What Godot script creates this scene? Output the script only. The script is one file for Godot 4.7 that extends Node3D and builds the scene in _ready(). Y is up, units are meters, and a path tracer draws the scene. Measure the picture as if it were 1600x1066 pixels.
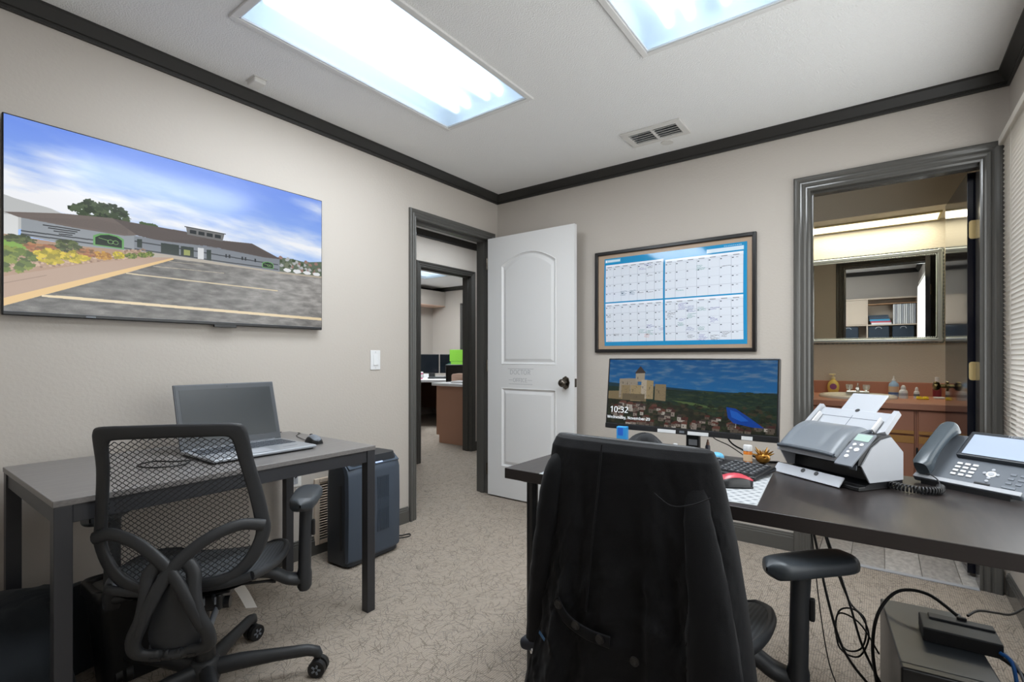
extends Node3D
# Small business office: two desks with mesh chairs, an open white door to a hall, an open door to a washroom.
# x runs along the back wall from its left corner, z towards the camera, y up, metres.

func _ready() -> void:
	# camera: level, lens shifted up a little
	var cam := Camera3D.new()
	cam.name = "camera"
	cam.projection = Camera3D.PROJECTION_FRUSTUM
	cam.near = 0.05
	cam.far = 60.0
	cam.size = 0.05 * 2.0 * 533.0 / 775.4
	cam.frustum_offset = Vector2(0.0, 0.05 * 25.0 / 775.4)
	cam.position = Vector3(2.535, 1.10, 3.206)
	cam.rotation_degrees = Vector3(0, 36.654, 0)
	cam.current = true
	add_child(cam)
	# daylight behind the blind
	var e := Environment.new()
	e.background_mode = Environment.BG_SKY
	var sm := ProceduralSkyMaterial.new()
	sm.sky_top_color = Color(0.72, 0.75, 0.8)
	sm.sky_horizon_color = Color(0.84, 0.84, 0.83)
	sm.ground_bottom_color = Color(0.35, 0.34, 0.32)
	sm.ground_horizon_color = Color(0.6, 0.6, 0.58)
	sm.sky_energy_multiplier = 2.4
	var sky := Sky.new()
	sky.sky_material = sm
	e.sky = sky
	e.tonemap_mode = Environment.TONE_MAPPER_LINEAR
	e.tonemap_exposure = 1.13
	e.sdfgi_enabled = true
	e.ssao_enabled = true
	e.ssil_enabled = true
	var we := WorldEnvironment.new()
	we.name = "world"
	we.environment = e
	add_child(we)
	# the fluorescent ceiling fittings carry the light of the rooms
	ceiling_light(0.815, 1.72, 0.87, "long prismatic ceiling light nearest the left wall with the television")
	ceiling_light(2.0, 1.72, 1.12, "prismatic ceiling light over the right desk, cut by the top of the picture")
	ceiling_light(-0.71, -0.5, 0.5, "fluorescent ceiling light of the hall outside the white door")
	ceiling_light(-3.35, -2.05, 2.4, "fluorescent ceiling light of the far office, a thin bright strip through both doorways")
	window_daylight()
	vanity_light()
	materials()
	rooms()
	openings()
	ceiling_things()
	left_side()
	right_side()
	washroom()
	far_office()
	rear_of_room()
# ---------------------------------------------------------------- lights
func area(called: String, at: Vector3, sx: float, sz: float, col: Color, energy: float) -> void:
	var l := AreaLight3D.new()
	l.name = called
	l.area_size = Vector2(sx, sz)
	l.area_normalize_energy = true
	l.light_energy = energy
	l.light_color = col
	l.shadow_enabled = true
	l.set("area_range", 12.0)
	l.set("area_attenuation", 2.0)
	l.rotation_degrees = Vector3(-90, 0, 0)
	l.position = at
	add_child(l)

func ceiling_light(cx: float, cz: float, power: float, label: String) -> void:
	var y := 2.42
	area("troffer_light", Vector3(cx, y - 0.012, cz), 0.54, 1.14, Color(0.965, 0.985, 1.0), TK * power)
	if not M.has("troffer"):
		mat("troffer", hexc(222, 221, 219), 0.45)
		mat("tray", hexc(226, 230, 234), 0.5)
		glow("tube", Color(0.95, 0.98, 1.0), 6.5)
		var ln := mat("lens", Color(0.9, 0.955, 1.0, 0.12), 0.32)
		ln.transparency = BaseMaterial3D.TRANSPARENCY_ALPHA
		ln.refraction_enabled = true
		ln.refraction_scale = 0.03
	var o := thing("ceiling_light", label, "ceiling light", Vector3(cx, y, cz))
	var hx := 0.302
	var hz := 0.604
	var fr := mb()
	var w := 0.026
	for s in [-1.0, 1.0]:
		fr.box(Vector3(s * (hx - w * 0.5), -0.005, 0), Vector3(w, 0.012, hz * 2), 0.003)
		fr.box(Vector3(0, -0.005, s * (hz - w * 0.5)), Vector3(hx * 2 - 2 * w, 0.012, w), 0.003)
	put(o, "frame", fr, M.troffer)
	var rim := mb()
	for s in [-1.0, 1.0]:
		rim.box(Vector3(s * (hx - w - 0.004), -0.002, 0), Vector3(0.006, 0.01, (hz - w) * 2), 0.001)
		rim.box(Vector3(0, -0.002, s * (hz - w - 0.004)), Vector3((hx - w) * 2, 0.01, 0.006), 0.001)
	put(o, "lens_rim", rim, M.tray)
	put(o, "lens", mb().bb(-hx + w, 0.0, -hz + w, hx - w, 0.004, hz - w), M.lens)
	var tray := mb()
	tray.bb(-hx + 0.01, 0.105, -hz + 0.01, hx - 0.01, 0.115, hz - 0.01)
	for s in [-1.0, 1.0]:
		tray.box(Vector3(s * (hx - 0.014), 0.057, 0), Vector3(0.008, 0.1, hz * 2 - 0.02))
		tray.box(Vector3(0, 0.057, s * (hz - 0.014)), Vector3(hx * 2 - 0.04, 0.1, 0.008))
	tray.bb(-0.03, 0.07, -hz + 0.03, 0.03, 0.105, hz - 0.03)
	put(o, "housing", tray, M.tray)
	for x in [-0.16, -0.075, 0.06, 0.145]:
		put(o, "tube", mb().cyl(Vector3(x, 0.05, -hz + 0.075), Vector3(x, 0.05, hz - 0.075), 0.014, -1, 10), M.tube)

func vanity_light() -> void:
	area("vanity_light_glow", Vector3(2.44, 2.118, -1.50), 0.84, 0.22, Color(1.0, 0.96, 0.85), 0.62)
	glow("vanity_lens", Color(1.0, 0.97, 0.86), 1.1)
	var o := thing("vanity_light", "bright strip light set into the underside of the washroom soffit", "light", Vector3(2.44, 2.136, -1.54))
	put(o, "lens", mb().box(Vector3(0, -0.004, 0), Vector3(0.86, 0.008, 0.24)), M.vanity_lens)
	var fr := mb()
	for s in [-1.0, 1.0]:
		fr.box(Vector3(s * 0.436, -0.006, 0), Vector3(0.012, 0.012, 0.264))
		fr.box(Vector3(0, -0.006, s * 0.126), Vector3(0.86, 0.012, 0.012))
	put(o, "frame", fr, mat("vanity_trim", hexc(190, 176, 130), 0.5))

const TK := 2.35
const WK := 2.35

# daylight that the wide window and its blind let into the room
func window_daylight() -> void:
	var l := AreaLight3D.new()
	l.name = "window_daylight"
	l.area_size = Vector2(2.6, 1.3)
	l.area_normalize_energy = true
	l.light_energy = WK
	l.light_color = Color(0.965, 0.98, 0.985)
	l.shadow_enabled = true
	l.set("area_range", 12.0)
	l.set("area_attenuation", 2.0)
	l.rotation_degrees = Vector3(0, 90, 0)
	l.position = Vector3(2.955, 1.38, 1.42)
	add_child(l)

# ---------------------------------------------------------------- materials
func materials() -> void:
	var peel := noise_tex(0.045, 3, 512, 3)
	var stip := noise_tex(0.09, 8, 512, 2)
	bump(mat("wall", hexc(181, 174, 166), 0.62), peel, 0.05, 2.2)
	bump(mat("ceiling", hexc(236, 236, 235), 0.85), stip, 0.2, 2.4)
	bump(mat("wash_wall", hexc(196, 190, 177), 0.7), peel, 0.1, 2.2)
	mat("trim", hexc(62, 61, 58), 0.42)
	mat("casing", hexc(80, 79, 76), 0.16)
	mat("casing_satin", hexc(80, 79, 76), 0.36)
	mat("crown", hexc(42, 41, 39), 0.5)
	mat("door_white", hexc(218, 218, 218), 0.4)
	mat("navy_door", hexc(22, 23, 32), 0.08)
	mat("black", hexc(20, 20, 22), 0.5)
	mat("satin_black", hexc(26, 27, 29), 0.34)
	bump(mat("matte_plastic", hexc(44, 47, 51), 0.55), noise_tex(0.3, 5, 256, 2), 0.03, 14.0, false)
	mat("gloss_black", hexc(10, 10, 12), 0.08)
	mat("white_plastic", hexc(214, 215, 216), 0.4)
	mat("light_grey", hexc(164, 167, 173), 0.45)
	mat("mid_grey", hexc(108, 114, 122), 0.42)
	mat("slate", hexc(66, 72, 80), 0.42)
	mat("brass", hexc(222, 196, 140), 0.4, 0.55)
	mat("pewter", hexc(96, 90, 82), 0.25, 1.0)
	mat("chrome", hexc(214, 216, 218), 0.1, 1.0)
	mat("vent_white", hexc(216, 214, 210), 0.5)
	mat("cable", hexc(16, 16, 17), 0.5)
	mat("blue_cable", hexc(40, 110, 190), 0.5)
	mat("galvanised", hexc(140, 143, 146), 0.5, 0.3)
	# carpet: looped beige pile with dark scratch-like lines
	var rng := RandomNumberGenerator.new()
	rng.seed = 11
	var n := 1024
	var im := Image.create(n, n, false, Image.FORMAT_RGB8)
	for y in n:
		for x in range(0, n, 2):
			var k := 0.93 + 0.07 * sin(x * TAU / 8.0) + rng.randf_range(-0.09, 0.09)
			var c := Color(0.735 * k, 0.693 * k, 0.645 * k)
			im.set_pixel(x, y, c)
			im.set_pixel(x + 1, y, c.darkened(0.05))
	for i in 3000:
		var p := Vector2(rng.randf(), rng.randf())
		var an := rng.randf() * TAU
		var c := Color(0.45, 0.42, 0.39) if rng.randf() < 0.6 else Color(0.5, 0.485, 0.47)
		var len := rng.randi_range(2, 5)
		var bend := rng.randf_range(-0.1, 0.1)
		for s in len:
			an += bend + rng.randf_range(-0.15, 0.15)
			var q := p + Vector2(cos(an), sin(an)) * 0.012
			for ox in [-1, 0, 1]:
				for oy in [-1, 0, 1]:
					if p.x + ox < 1.05 and p.x + ox > -0.05 and p.y + oy < 1.05 and p.y + oy > -0.05:
						line(im, [p.x + ox, p.y + oy], [q.x + ox, q.y + oy], 1.35, c)
			p = q
	var cm := mat("carpet", Color(0.93, 0.92, 0.91), 0.95, 0.0, 0.2)
	cm.albedo_texture = picture(im)
	bump(cm, cm.albedo_texture, 0.35, 0.95)
	# dark desk wood
	for d in [["desk_dark", hexc(50, 44, 42), hexc(32, 28, 28), 0.36], ["desk_grey", hexc(126, 123, 121), hexc(104, 101, 100), 0.34]]:
		var f := FastNoiseLite.new()
		f.seed = 21
		f.frequency = 0.02
		f.fractal_octaves = 4
		var g := Image.create(512, 512, false, Image.FORMAT_RGB8)
		for y in 512:
			for x in 512:
				var q := f.get_noise_2d(x * 0.35, y * 7.0) * 0.5 + 0.5
				g.set_pixel(x, y, d[1].lerp(d[2], clampf(q * 1.3 - 0.15, 0, 1)))
		var wm := mat(d[0], Color.WHITE, d[3])
		wm.albedo_texture = picture(g)
	# grey washroom planks: three tones
	for k in 3:
		var f2 := FastNoiseLite.new()
		f2.seed = 40 + k
		f2.frequency = 0.015
		f2.fractal_octaves = 4
		var g2 := Image.create(256, 512, false, Image.FORMAT_RGB8)
		var a := hexc(178 + k * 8, 175 + k * 8, 171 + k * 8)
		var b := hexc(146 + k * 8, 143 + k * 8, 140 + k * 8)
		for y in 512:
			for x in 256:
				g2.set_pixel(x, y, a.lerp(b, clampf(f2.get_noise_2d(x * 4.0, y * 0.6) * 0.9 + 0.5, 0, 1)))
		var pm := mat("plank_%d" % k, Color.WHITE, 0.5)
		pm.albedo_texture = picture(g2)

# ---------------------------------------------------------------- shell
const H := 2.42

func rooms() -> void:
	# floors
	var f := mb()
	f.bb(-0.12, -0.1, 0.0, 3.13, 0.0, 3.74)
	f.bb(-4.62, -0.1, -3.77, -0.12, 0.0, 3.74)
	struct("floor", f, M.carpet, "beige looped carpet with dark scratch-like lines")
	var wf := struct("floor", mb().bb(-0.12 + 1.5, -0.1, -1.82, 3.13, -0.008, 0.0), mat("underlay", hexc(150, 147, 143), 0.8), "washroom floor of grey wood-look planks")
	var rng := RandomNumberGenerator.new()
	rng.seed = 5
	var x := 1.5
	var pk := 0
	while x < 3.05:
		var z := 0.0 - rng.randf_range(0.25, 1.0)
		var z1 := -0.002
		while z1 > -1.7:
			var za := maxf(z, -1.7)
			var b := mb().box(Vector3(x + 0.075, -0.004, (za + z1) * 0.5), Vector3(0.147, 0.008, z1 - za - 0.002), 0.0015)
			put(wf, "plank", b, M["plank_%d" % rng.randi_range(0, 2)])
			z1 = za
			z -= 1.0
		x += 0.15
		pk += 1
	# ceiling with the two openings of the fittings
	var c := mb()
	var zs := [-0.0, 1.122, 2.318, 3.74]
	# the vent has its own opening
	c.bb(-0.12, H, zs[0], 1.328, H + 0.13, zs[1])
	c.bb(1.608, H, zs[0], 3.13, H + 0.13, zs[1])
	c.bb(1.328, H, zs[0], 1.608, H + 0.13, 0.288)
	c.bb(1.328, H, 0.428, 1.608, H + 0.13, zs[1])
	c.bb(-0.12, H, zs[2], 3.13, H + 0.13, zs[3])
	c.bb(-0.12, H, zs[1], 0.518, H + 0.13, zs[2])
	c.bb(1.112, H, zs[1], 1.703, H + 0.13, zs[2])
	c.bb(2.297, H, zs[1], 3.13, H + 0.13, zs[2])
	struct("ceiling", c, M.ceiling, "light grey stippled ceiling")
	var hc := mb()
	hc.bb(-1.42, H, -3.77, -0.12, H + 0.13, -1.098)
	hc.bb(-1.42, H, 0.098, -0.12, H + 0.13, 3.74)
	hc.bb(-1.42, H, -1.098, -1.007, H + 0.13, 0.098)
	hc.bb(-0.413, H, -1.098, -0.12, H + 0.13, 0.098)
	struct("ceiling", hc, M.ceiling)
	var oc := mb()
	oc.bb(-4.62, H, -3.77, -1.42, H + 0.13, -2.648)
	oc.bb(-4.62, H, -1.452, -1.42, H + 0.13, 1.02)
	oc.bb(-4.62, H, -2.648, -3.647, H + 0.13, -1.452)
	oc.bb(-3.053, H, -2.648, -1.42, H + 0.13, -1.452)
	struct("ceiling", oc, M.ceiling)
	struct("ceiling", mb().bb(1.38, H, -1.82, 3.13, H + 0.13, 0.0), M.ceiling)
	# walls of the office
	var wl := mb()
	# left of the doorway, with the opening of the low grille
	wl.bb(-0.12, 0, 0.915, 0, H, 1.445)
	wl.bb(-0.12, 0, 1.615, 0, H, 3.74)
	wl.bb(-0.12, 0, 1.445, 0, 0.08, 1.615)
	wl.bb(-0.12, 0.39, 1.445, 0, H, 1.615)
	wl.bb(-0.12, 0, -0.12, 0, H, 0.09)
	wl.bb(-0.12, 2.055, 0.09, 0, H, 0.915)
	struct("wall_left", wl, M.wall, "beige textured wall with the television")
	var wb := mb()
	wb.bb(0, 0, -0.12, 2.199, H, 0)
	wb.bb(2.926, 0, -0.12, 3.13, H, 0)
	wb.bb(2.199, 2.04, -0.12, 2.926, H, 0)
	struct("wall_back", wb, M.wall, "beige textured wall with the calendar")
	var wr := mb()
	wr.bb(3.01, 0, 0, 3.13, 0.66, 3.74)
	wr.bb(3.01, 2.07, 0, 3.13, H, 3.74)
	wr.bb(3.01, 0.66, 0, 3.13, 2.07, 0.14)
	wr.bb(3.01, 0.66, 2.80, 3.13, 2.07, 3.74)
	struct("wall_right", wr, M.wall, "beige wall with the blind")
	struct("wall_rear", mb().bb(0, 0, 3.62, 3.01, H, 3.74), M.wall)
	# hall and far office
	var hw := mb()
	hw.bb(-1.42, 0, -3.65, -1.30, H, -1.165)
	hw.bb(-1.42, 0, -0.335, -1.30, H, 3.62)
	hw.bb(-1.42, 2.05, -1.165, -1.30, H, -0.335)
	struct("wall_hall_far", hw, M.wall)
	var he := mb()
	he.bb(-1.30, 0, 3.62, -0.12, H, 3.74)
	he.bb(-1.30, 0, -2.72, -0.12, H, -2.6)
	he.bb(-0.12, 0, -2.6, 0.0, H, -0.12)
	struct("wall_hall_end", he, M.wall)
	var fo := mb()
	fo.bb(-4.62, 0, -3.77, -4.5, H, 1.02)
	fo.bb(-4.5, 0, -3.77, -1.3, H, -3.65)
	fo.bb(-4.5, 0, 0.9, -1.42, H, 1.02)
	struct("wall_far_office", fo, M.wall)
	# washroom
	var ww := mb()
	ww.bb(1.38, 0, -1.82, 3.13, H, -1.68)
	ww.bb(1.38, 0, -1.68, 1.5, H, -0.12)
	ww.bb(3.0, 0, -1.68, 3.13, H, -0.12)
	struct("wall_washroom", ww, M.wash_wall)
	struct("wall_washroom_soffit", mb().bb(1.5, 2.136, -1.68, 3.0, H, -1.24), M.wash_wall, "dropped soffit over the vanity")
	# crown moulding, mitred at the corners: foot 45 mm out, 95 mm down
	crown([[0, 0], [3.01, 0], [3.01, 3.62], [0, 3.62]], true, "trim_crown")
	crown([[-1.30, 3.6], [-1.30, -2.6]], false, "trim_crown_hall", Vector2(1, 0))
	crown([[-4.5, 0.9], [-4.5, -3.65], [-1.42, -3.65]], false, "trim_crown_far_office")
	# baseboards
	base_run("baseboard_left", [Vector3(0, 0, 0.965), Vector3(0, 0, 3.62)], Vector3(1, 0, 0))
	base_run("baseboard_back", [Vector3(0.0, 0, 0), Vector3(2.138, 0, 0)], Vector3(0, 0, 1))
	base_run("baseboard_right", [Vector3(3.01, 0, 0.0), Vector3(3.01, 0, 3.62)], Vector3(-1, 0, 0))
	base_run("baseboard_hall", [Vector3(-1.30, 0, -1.21), Vector3(-1.30, 0, -2.6)], Vector3(1, 0, 0))

func crown(path: Array, closed: bool, called: String, inward := Vector2.ZERO) -> void:
	var prof := [[0.0, -0.068], [0.012, -0.068], [0.012, -0.06], [0.008, -0.057], [0.008, -0.051], [0.014, -0.048], [0.043, -0.012], [0.043, 0.0]]
	var m := path.size()
	var b := mb()
	var segs := m if closed else m - 1
	for s in segs:
		var p := Vector2(path[s][0], path[s][1])
		var q := Vector2(path[(s + 1) % m][0], path[(s + 1) % m][1])
		var d := (q - p).normalized()
		var nn := Vector2(-d.y, d.x)
		if inward != Vector2.ZERO:
			nn = inward
		elif not closed:
			nn = Vector2(1, 0) if s == 0 else Vector2(0, 1)
		var ca := 1.0 if closed or s > 0 else 0.0
		var cb := 1.0 if closed or s < segs - 1 else 0.0
		for k in prof.size() - 1:
			var pts := []
			for e in [[p, d, ca, k], [q, -d, cb, k], [q, -d, cb, k + 1], [p, d, ca, k + 1]]:
				var o: float = prof[e[3]][0]
				var w: Vector2 = e[0] + nn * o + e[1] * o * e[2]
				pts.append(Vector3(w.x, H + prof[e[3]][1], w.y))
			b.quad(pts[0], pts[1], pts[2], pts[3])
	struct(called, b, M.crown, "dark grey crown moulding")

func base_run(called: String, ends: Array, out: Vector3) -> void:
	var prof := [[0.0, 0.0], [0.014, 0.0], [0.014, 0.078], [0.011, 0.081], [0.011, 0.09], [0.007, 0.094], [0.007, 0.101], [0.0, 0.104]]
	var b := mb()
	for k in prof.size() - 1:
		var pts := []
		for e in [[0, k], [1, k], [1, k + 1], [0, k + 1]]:
			pts.append(ends[e[0]] + out * prof[e[1]][0] + Vector3(0, prof[e[1]][1], 0))
		b.quad(pts[0], pts[1], pts[2], pts[3])
	struct(called, b, M.casing)

# door casing: fluted profile, mitred head; o = lower left inner corner, ax = along the wall, out = off the wall
func casing(parent: Node, called: String, o: Vector3, ax: Vector3, out: Vector3, wid: float, hgt: float, w: float, m: Material) -> void:
	var prof := [[0.0, 0.0], [0.0, 0.010], [0.05, 0.012], [0.12, 0.014], [0.2, 0.011], [0.28, 0.011], [0.36, 0.016], [0.44, 0.017], [0.52, 0.014], [0.6, 0.014], [0.68, 0.019], [0.8, 0.021], [0.9, 0.022], [0.97, 0.019], [1.0, 0.014], [1.0, 0.0]]
	var runs := [
		[[0.0, 0.0, -1.0, 0.0], [0.0, hgt, -1.0, 1.0]],
		[[0.0, hgt, -1.0, 1.0], [wid, hgt, 1.0, 1.0]],
		[[wid, hgt, 1.0, 1.0], [wid, 0.0, 1.0, 0.0]],
	]
	for r in runs:
		var b := mb()
		for k in prof.size() - 1:
			var pts := []
			for e in [[0, k], [1, k], [1, k + 1], [0, k + 1]]:
				var a: Array = r[e[0]]
				var f: float = prof[e[1]][0] * w
				pts.append(o + ax * (a[0] + a[2] * f) + Vector3(0, a[1] + a[3] * f, 0) + out * prof[e[1]][1])
			b.quad(pts[0], pts[1], pts[2], pts[3])
		put(parent, called, b, m)

func openings() -> void:
	# doorway to the hall, in the left wall
	var d1 := Node3D.new()
	d1.name = "door_1"
	add_child(d1)
	tag(d1, "dark grey door frame of the hall doorway beside the white door", "", "", "structure")
	casing(d1, "casing", Vector3(0, 0, 0.11), Vector3(0, 0, 1), Vector3(1, 0, 0), 0.787, 2.04, 0.06, M.casing_satin)
	casing(d1, "casing", Vector3(-0.12, 0, 0.11), Vector3(0, 0, 1), Vector3(-1, 0, 0), 0.787, 2.04, 0.06, M.casing_satin)
	var j := mb()
	j.bb(-0.12, 0, 0.09, 0.0, 2.04, 0.112)
	j.bb(-0.12, 0, 0.895, 0.0, 2.04, 0.915)
	j.bb(-0.12, 2.04, 0.09, 0.0, 2.056, 0.915)
	put(d1, "jamb", j, M.casing_satin)
	var st := mb()
	st.bb(-0.085, 0, 0.112, -0.045, 2.03, 0.124)
	st.bb(-0.085, 0, 0.883, -0.045, 2.03, 0.895)
	st.bb(-0.085, 2.028, 0.112, -0.045, 2.04, 0.895)
	put(d1, "door_stop", st, M.casing_satin)
	white_door()
	# doorway of the far office across the hall
	var d2 := Node3D.new()
	d2.name = "door_2"
	add_child(d2)
	tag(d2, "dark grey door frame of the far office across the hall", "", "", "structure")
	casing(d2, "casing", Vector3(-1.30, 0, -1.145), Vector3(0, 0, 1), Vector3(1, 0, 0), 0.79, 2.035, 0.062, M.trim)
	casing(d2, "casing", Vector3(-1.42, 0, -1.145), Vector3(0, 0, 1), Vector3(-1, 0, 0), 0.79, 2.035, 0.062, M.trim)
	var j2 := mb()
	j2.bb(-1.42, 0, -1.166, -1.30, 2.035, -1.145)
	j2.bb(-1.42, 0, -0.355, -1.30, 2.035, -0.334)
	j2.bb(-1.42, 2.035, -1.166, -1.30, 2.052, -0.334)
	j2.bb(-1.38, 0, -1.145, -1.34, 2.025, -1.133)
	j2.bb(-1.38, 0, -0.367, -1.34, 2.025, -0.355)
	j2.bb(-1.38, 2.023, -1.145, -1.34, 2.035, -0.355)
	put(d2, "jamb", j2, M.trim)
	# doorway of the washroom, in the back wall
	var d3 := Node3D.new()
	d3.name = "door_3"
	add_child(d3)
	tag(d3, "glossy dark grey fluted door frame of the washroom", "", "", "structure")
	casing(d3, "casing", Vector3(2.22, 0, 0), Vector3(1, 0, 0), Vector3(0, 0, 1), 0.688, 2.022, 0.082, M.casing)
	casing(d3, "casing", Vector3(2.215, 0, -0.12), Vector3(1, 0, 0), Vector3(0, 0, -1), 0.704, 2.022, 0.07, M.trim)
	var j3 := mb()
	j3.bb(2.199, 0, -0.12, 2.219, 2.022, 0)
	j3.bb(2.908, 0, -0.12, 2.926, 2.022, 0)
	j3.bb(2.199, 2.022, -0.12, 2.926, 2.04, 0)
	j3.bb(2.219, 0, -0.07, 2.229, 2.012, -0.035)
	j3.bb(2.219, 2.012, -0.07, 2.908, 2.022, -0.035)
	put(d3, "jamb", j3, M.casing)
	put(d3, "threshold", mb().bb(2.22, 0.0, 0.0, 2.907, 0.006, 0.03, 0.002), M.light_grey)
	# window behind the blind
	var w1 := Node3D.new()
	w1.name = "window_1"
	add_child(w1)
	tag(w1, "wide office window behind the closed blind", "", "", "structure")
	var wf := mb()
	for zz in [0.16, 1.47, 2.78]:
		wf.bb(3.06, 0.66, zz - 0.02, 3.10, 2.07, zz + 0.02)
	for yy in [0.68, 2.05]:
		wf.bb(3.06, yy - 0.02, 0.14, 3.10, yy + 0.02, 2.80)
	put(w1, "window_frame", wf, M.white_plastic)
	var gl := mat("glass", Color(0.9, 0.95, 0.95, 0.1), 0.02)
	gl.transparency = BaseMaterial3D.TRANSPARENCY_ALPHA
	for zz in [[0.18, 1.45], [1.49, 2.76]]:
		put(w1, "pane", mb().bb(3.078, 0.70, zz[0], 3.082, 2.03, zz[1]), gl)
	# the blind
	var bl := thing("window_blind", "closed cream mini blind along the right wall, with a headrail", "blind", Vector3(2.985, 0.72, 0.06))
	var slm0 := mat("slat", hexc(226, 221, 212), 0.5)
	slm0.backlight_enabled = true
	slm0.backlight = Color(0.55, 0.54, 0.52)
	put(bl, "headrail", mb().box(Vector3(0.0, 1.365, 1.36), Vector3(0.04, 0.035, 2.74), 0.004), M.slat)
	var sl := mb()
	var rows := []
	for k in 5:
		var a := (k / 4.0 - 0.5)
		rows.append([Vector3(a * 0.025, 0.0024 * (1.0 - 4.0 * a * a), 0.0), Vector3(a * 0.025, 0.0024 * (1.0 - 4.0 * a * a), 2.72)])
	sl.grid(rows)
	var slm := sl.mesh()
	var y := 1.335
	while y > 0.02:
		var s := put(bl, "slat", slm, M.slat)
		s.position = Vector3(0.0, y, 0.0)
		s.rotation_degrees.z = -62
		y -= 0.0212
	put(bl, "bottom_rail", mb().box(Vector3(0.0, 0.008, 1.36), Vector3(0.022, 0.014, 2.72), 0.004), M.slat)
	for zz in [0.2, 0.95, 1.7, 2.5]:
		put(bl, "ladder_cord", mb().cyl(Vector3(-0.011, 0.01, zz), Vector3(-0.011, 1.35, zz), 0.0008, -1, 5), M.slat)

# moulded two-panel door, arched upper panel, swung open 90 degrees against the back wall
func white_door() -> void:
	var o := thing("panel_door", "white moulded door with an arched panel, standing open against the back wall", "door", Vector3(0.022, 0.012, 0.116))
	var W := 0.785
	var T := 0.035
	var Hd := 2.026
	var b := mb()
	# slab: back, edges, and the front face built round the two panels
	b.quad(Vector3(0, 0, 0), Vector3(W, 0, 0), Vector3(W, Hd, 0), Vector3(0, Hd, 0))
	b.quad(Vector3(0, 0, 0), Vector3(0, 0, T), Vector3(0, Hd, T), Vector3(0, Hd, 0))
	b.quad(Vector3(W, 0, 0), Vector3(W, 0, T), Vector3(W, Hd, T), Vector3(W, Hd, 0))
	b.quad(Vector3(0, Hd, 0), Vector3(W, Hd, 0), Vector3(W, Hd, T), Vector3(0, Hd, T))
	b.quad(Vector3(0, 0, 0), Vector3(W, 0, 0), Vector3(W, 0, T), Vector3(0, 0, T))
	var xl := 0.135
	var xr := W - 0.15
	var lo := [0.235, 0.85]
	var up := [1.03, 1.80, 0.085]
	var n := 25
	var f := func(x0: float, y0: float, x1: float, y1: float) -> void:
		b.quad(Vector3(x0, y0, T), Vector3(x1, y0, T), Vector3(x1, y1, T), Vector3(x0, y1, T))
	f.call(0.0, 0.0, xl, Hd)
	f.call(xr, 0.0, W, Hd)
	f.call(xl, 0.0, xr, lo[0])
	f.call(xl, lo[1], xr, up[0])
	var outline := func(y0: float, y1: float, rise: float, e: float) -> Array:
		var pts := []
		pts.append(Vector2(xl + e, y0 + e))
		pts.append(Vector2(xr - e, y0 + e))
		for k in n:
			var s := 1.0 - 2.0 * k / (n - 1)
			var x: float = (xl + xr) * 0.5 + s * ((xr - xl) * 0.5 - e)
			pts.append(Vector2(x, y1 - e + rise * (1.0 - s * s)))
		return pts
	var top: Array = outline.call(up[0], up[1], up[2], 0.0)
	for k in range(2, 2 + n - 1):
		var p: Vector2 = top[k]
		var q: Vector2 = top[k + 1]
		b.quad(Vector3(p.x, p.y, T), Vector3(q.x, q.y, T), Vector3(q.x, Hd, T), Vector3(p.x, Hd, T))
	put(o, "slab", b, M.door_white)
	for pn in [[lo[0], lo[1], 0.0], [up[0], up[1], up[2]]]:
		var pb := mb()
		var lev := [[0.0, 0.0], [0.004, 0.003], [0.016, -0.009], [0.022, -0.010], [0.044, -0.002]]
		for s in lev.size() - 1:
			var a: Array = outline.call(pn[0], pn[1], pn[2], lev[s][0])
			var c: Array = outline.call(pn[0], pn[1], pn[2], lev[s + 1][0])
			for k in a.size():
				var k2 := (k + 1) % a.size()
				pb.quad(Vector3(a[k].x, a[k].y, T + lev[s][1]), Vector3(a[k2].x, a[k2].y, T + lev[s][1]), Vector3(c[k2].x, c[k2].y, T + lev[s + 1][1]), Vector3(c[k].x, c[k].y, T + lev[s + 1][1]))
		var inn: Array = outline.call(pn[0], pn[1], pn[2], 0.044)
		var pts := []
		for p in inn:
			pts.append(Vector3(p.x, p.y, T - 0.002))
		pb.fan(pts, Vector3(0, 0, 1))
		put(o, "panel", pb, M.door_white)
	# knob: oval scalloped rose, neck and egg knob
	var kn := Node3D.new()
	kn.name = "door_knob"
	o.add_child(kn)
	kn.position = Vector3(W - 0.068, 0.905, T)
	var rose := mb()
	var pl := PackedVector2Array()
	for k in 36:
		var an := TAU * k / 36
		var rr := 1.0 + 0.05 * cos(an * 8.0)
		pl.append(Vector2(cos(an) * 0.03 * rr, sin(an) * 0.045 * rr))
	rose.prism(pl, 0.0, 0.008)
	put(kn, "rose", rose, M.pewter)
	var k2 := mb()
	k2.at(0, 0, 0.006, 0, 90)
	k2.lathe([[0.016, 0], [0.013, 0.01], [0.011, 0.024], [0.018, 0.03], [0.027, 0.042], [0.029, 0.052], [0.024, 0.063], [0.012, 0.069], [0.0, 0.07]], 20)
	put(kn, "knob", k2, M.pewter)
	put(o, "latch_plate", mb().box(Vector3(W + 0.0005, 0.905, T * 0.5), Vector3(0.002, 0.06, 0.026)), M.pewter)
	# engraved-look lettering
	var tx := mat("door_lettering", hexc(170, 171, 173), 0.5)
	text(o, "lettering", "DOCTOR", 0.05, Vector3(0.315, 0.972, T + 0.0006), Basis(), tx)
	text(o, "lettering", "OFFICE", 0.042, Vector3(0.315, 0.912, T + 0.0006), Basis(), tx)
	for q in [[0.2, 0.44, 0.998], [0.21, 0.43, 0.882], [0.21, 0.245, 0.912], [0.386, 0.425, 0.912]]:
		put(o, "rule", mb().bb(q[0], q[2] - 0.0015, T, q[1], q[2] + 0.0015, T + 0.001), tx)
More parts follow.
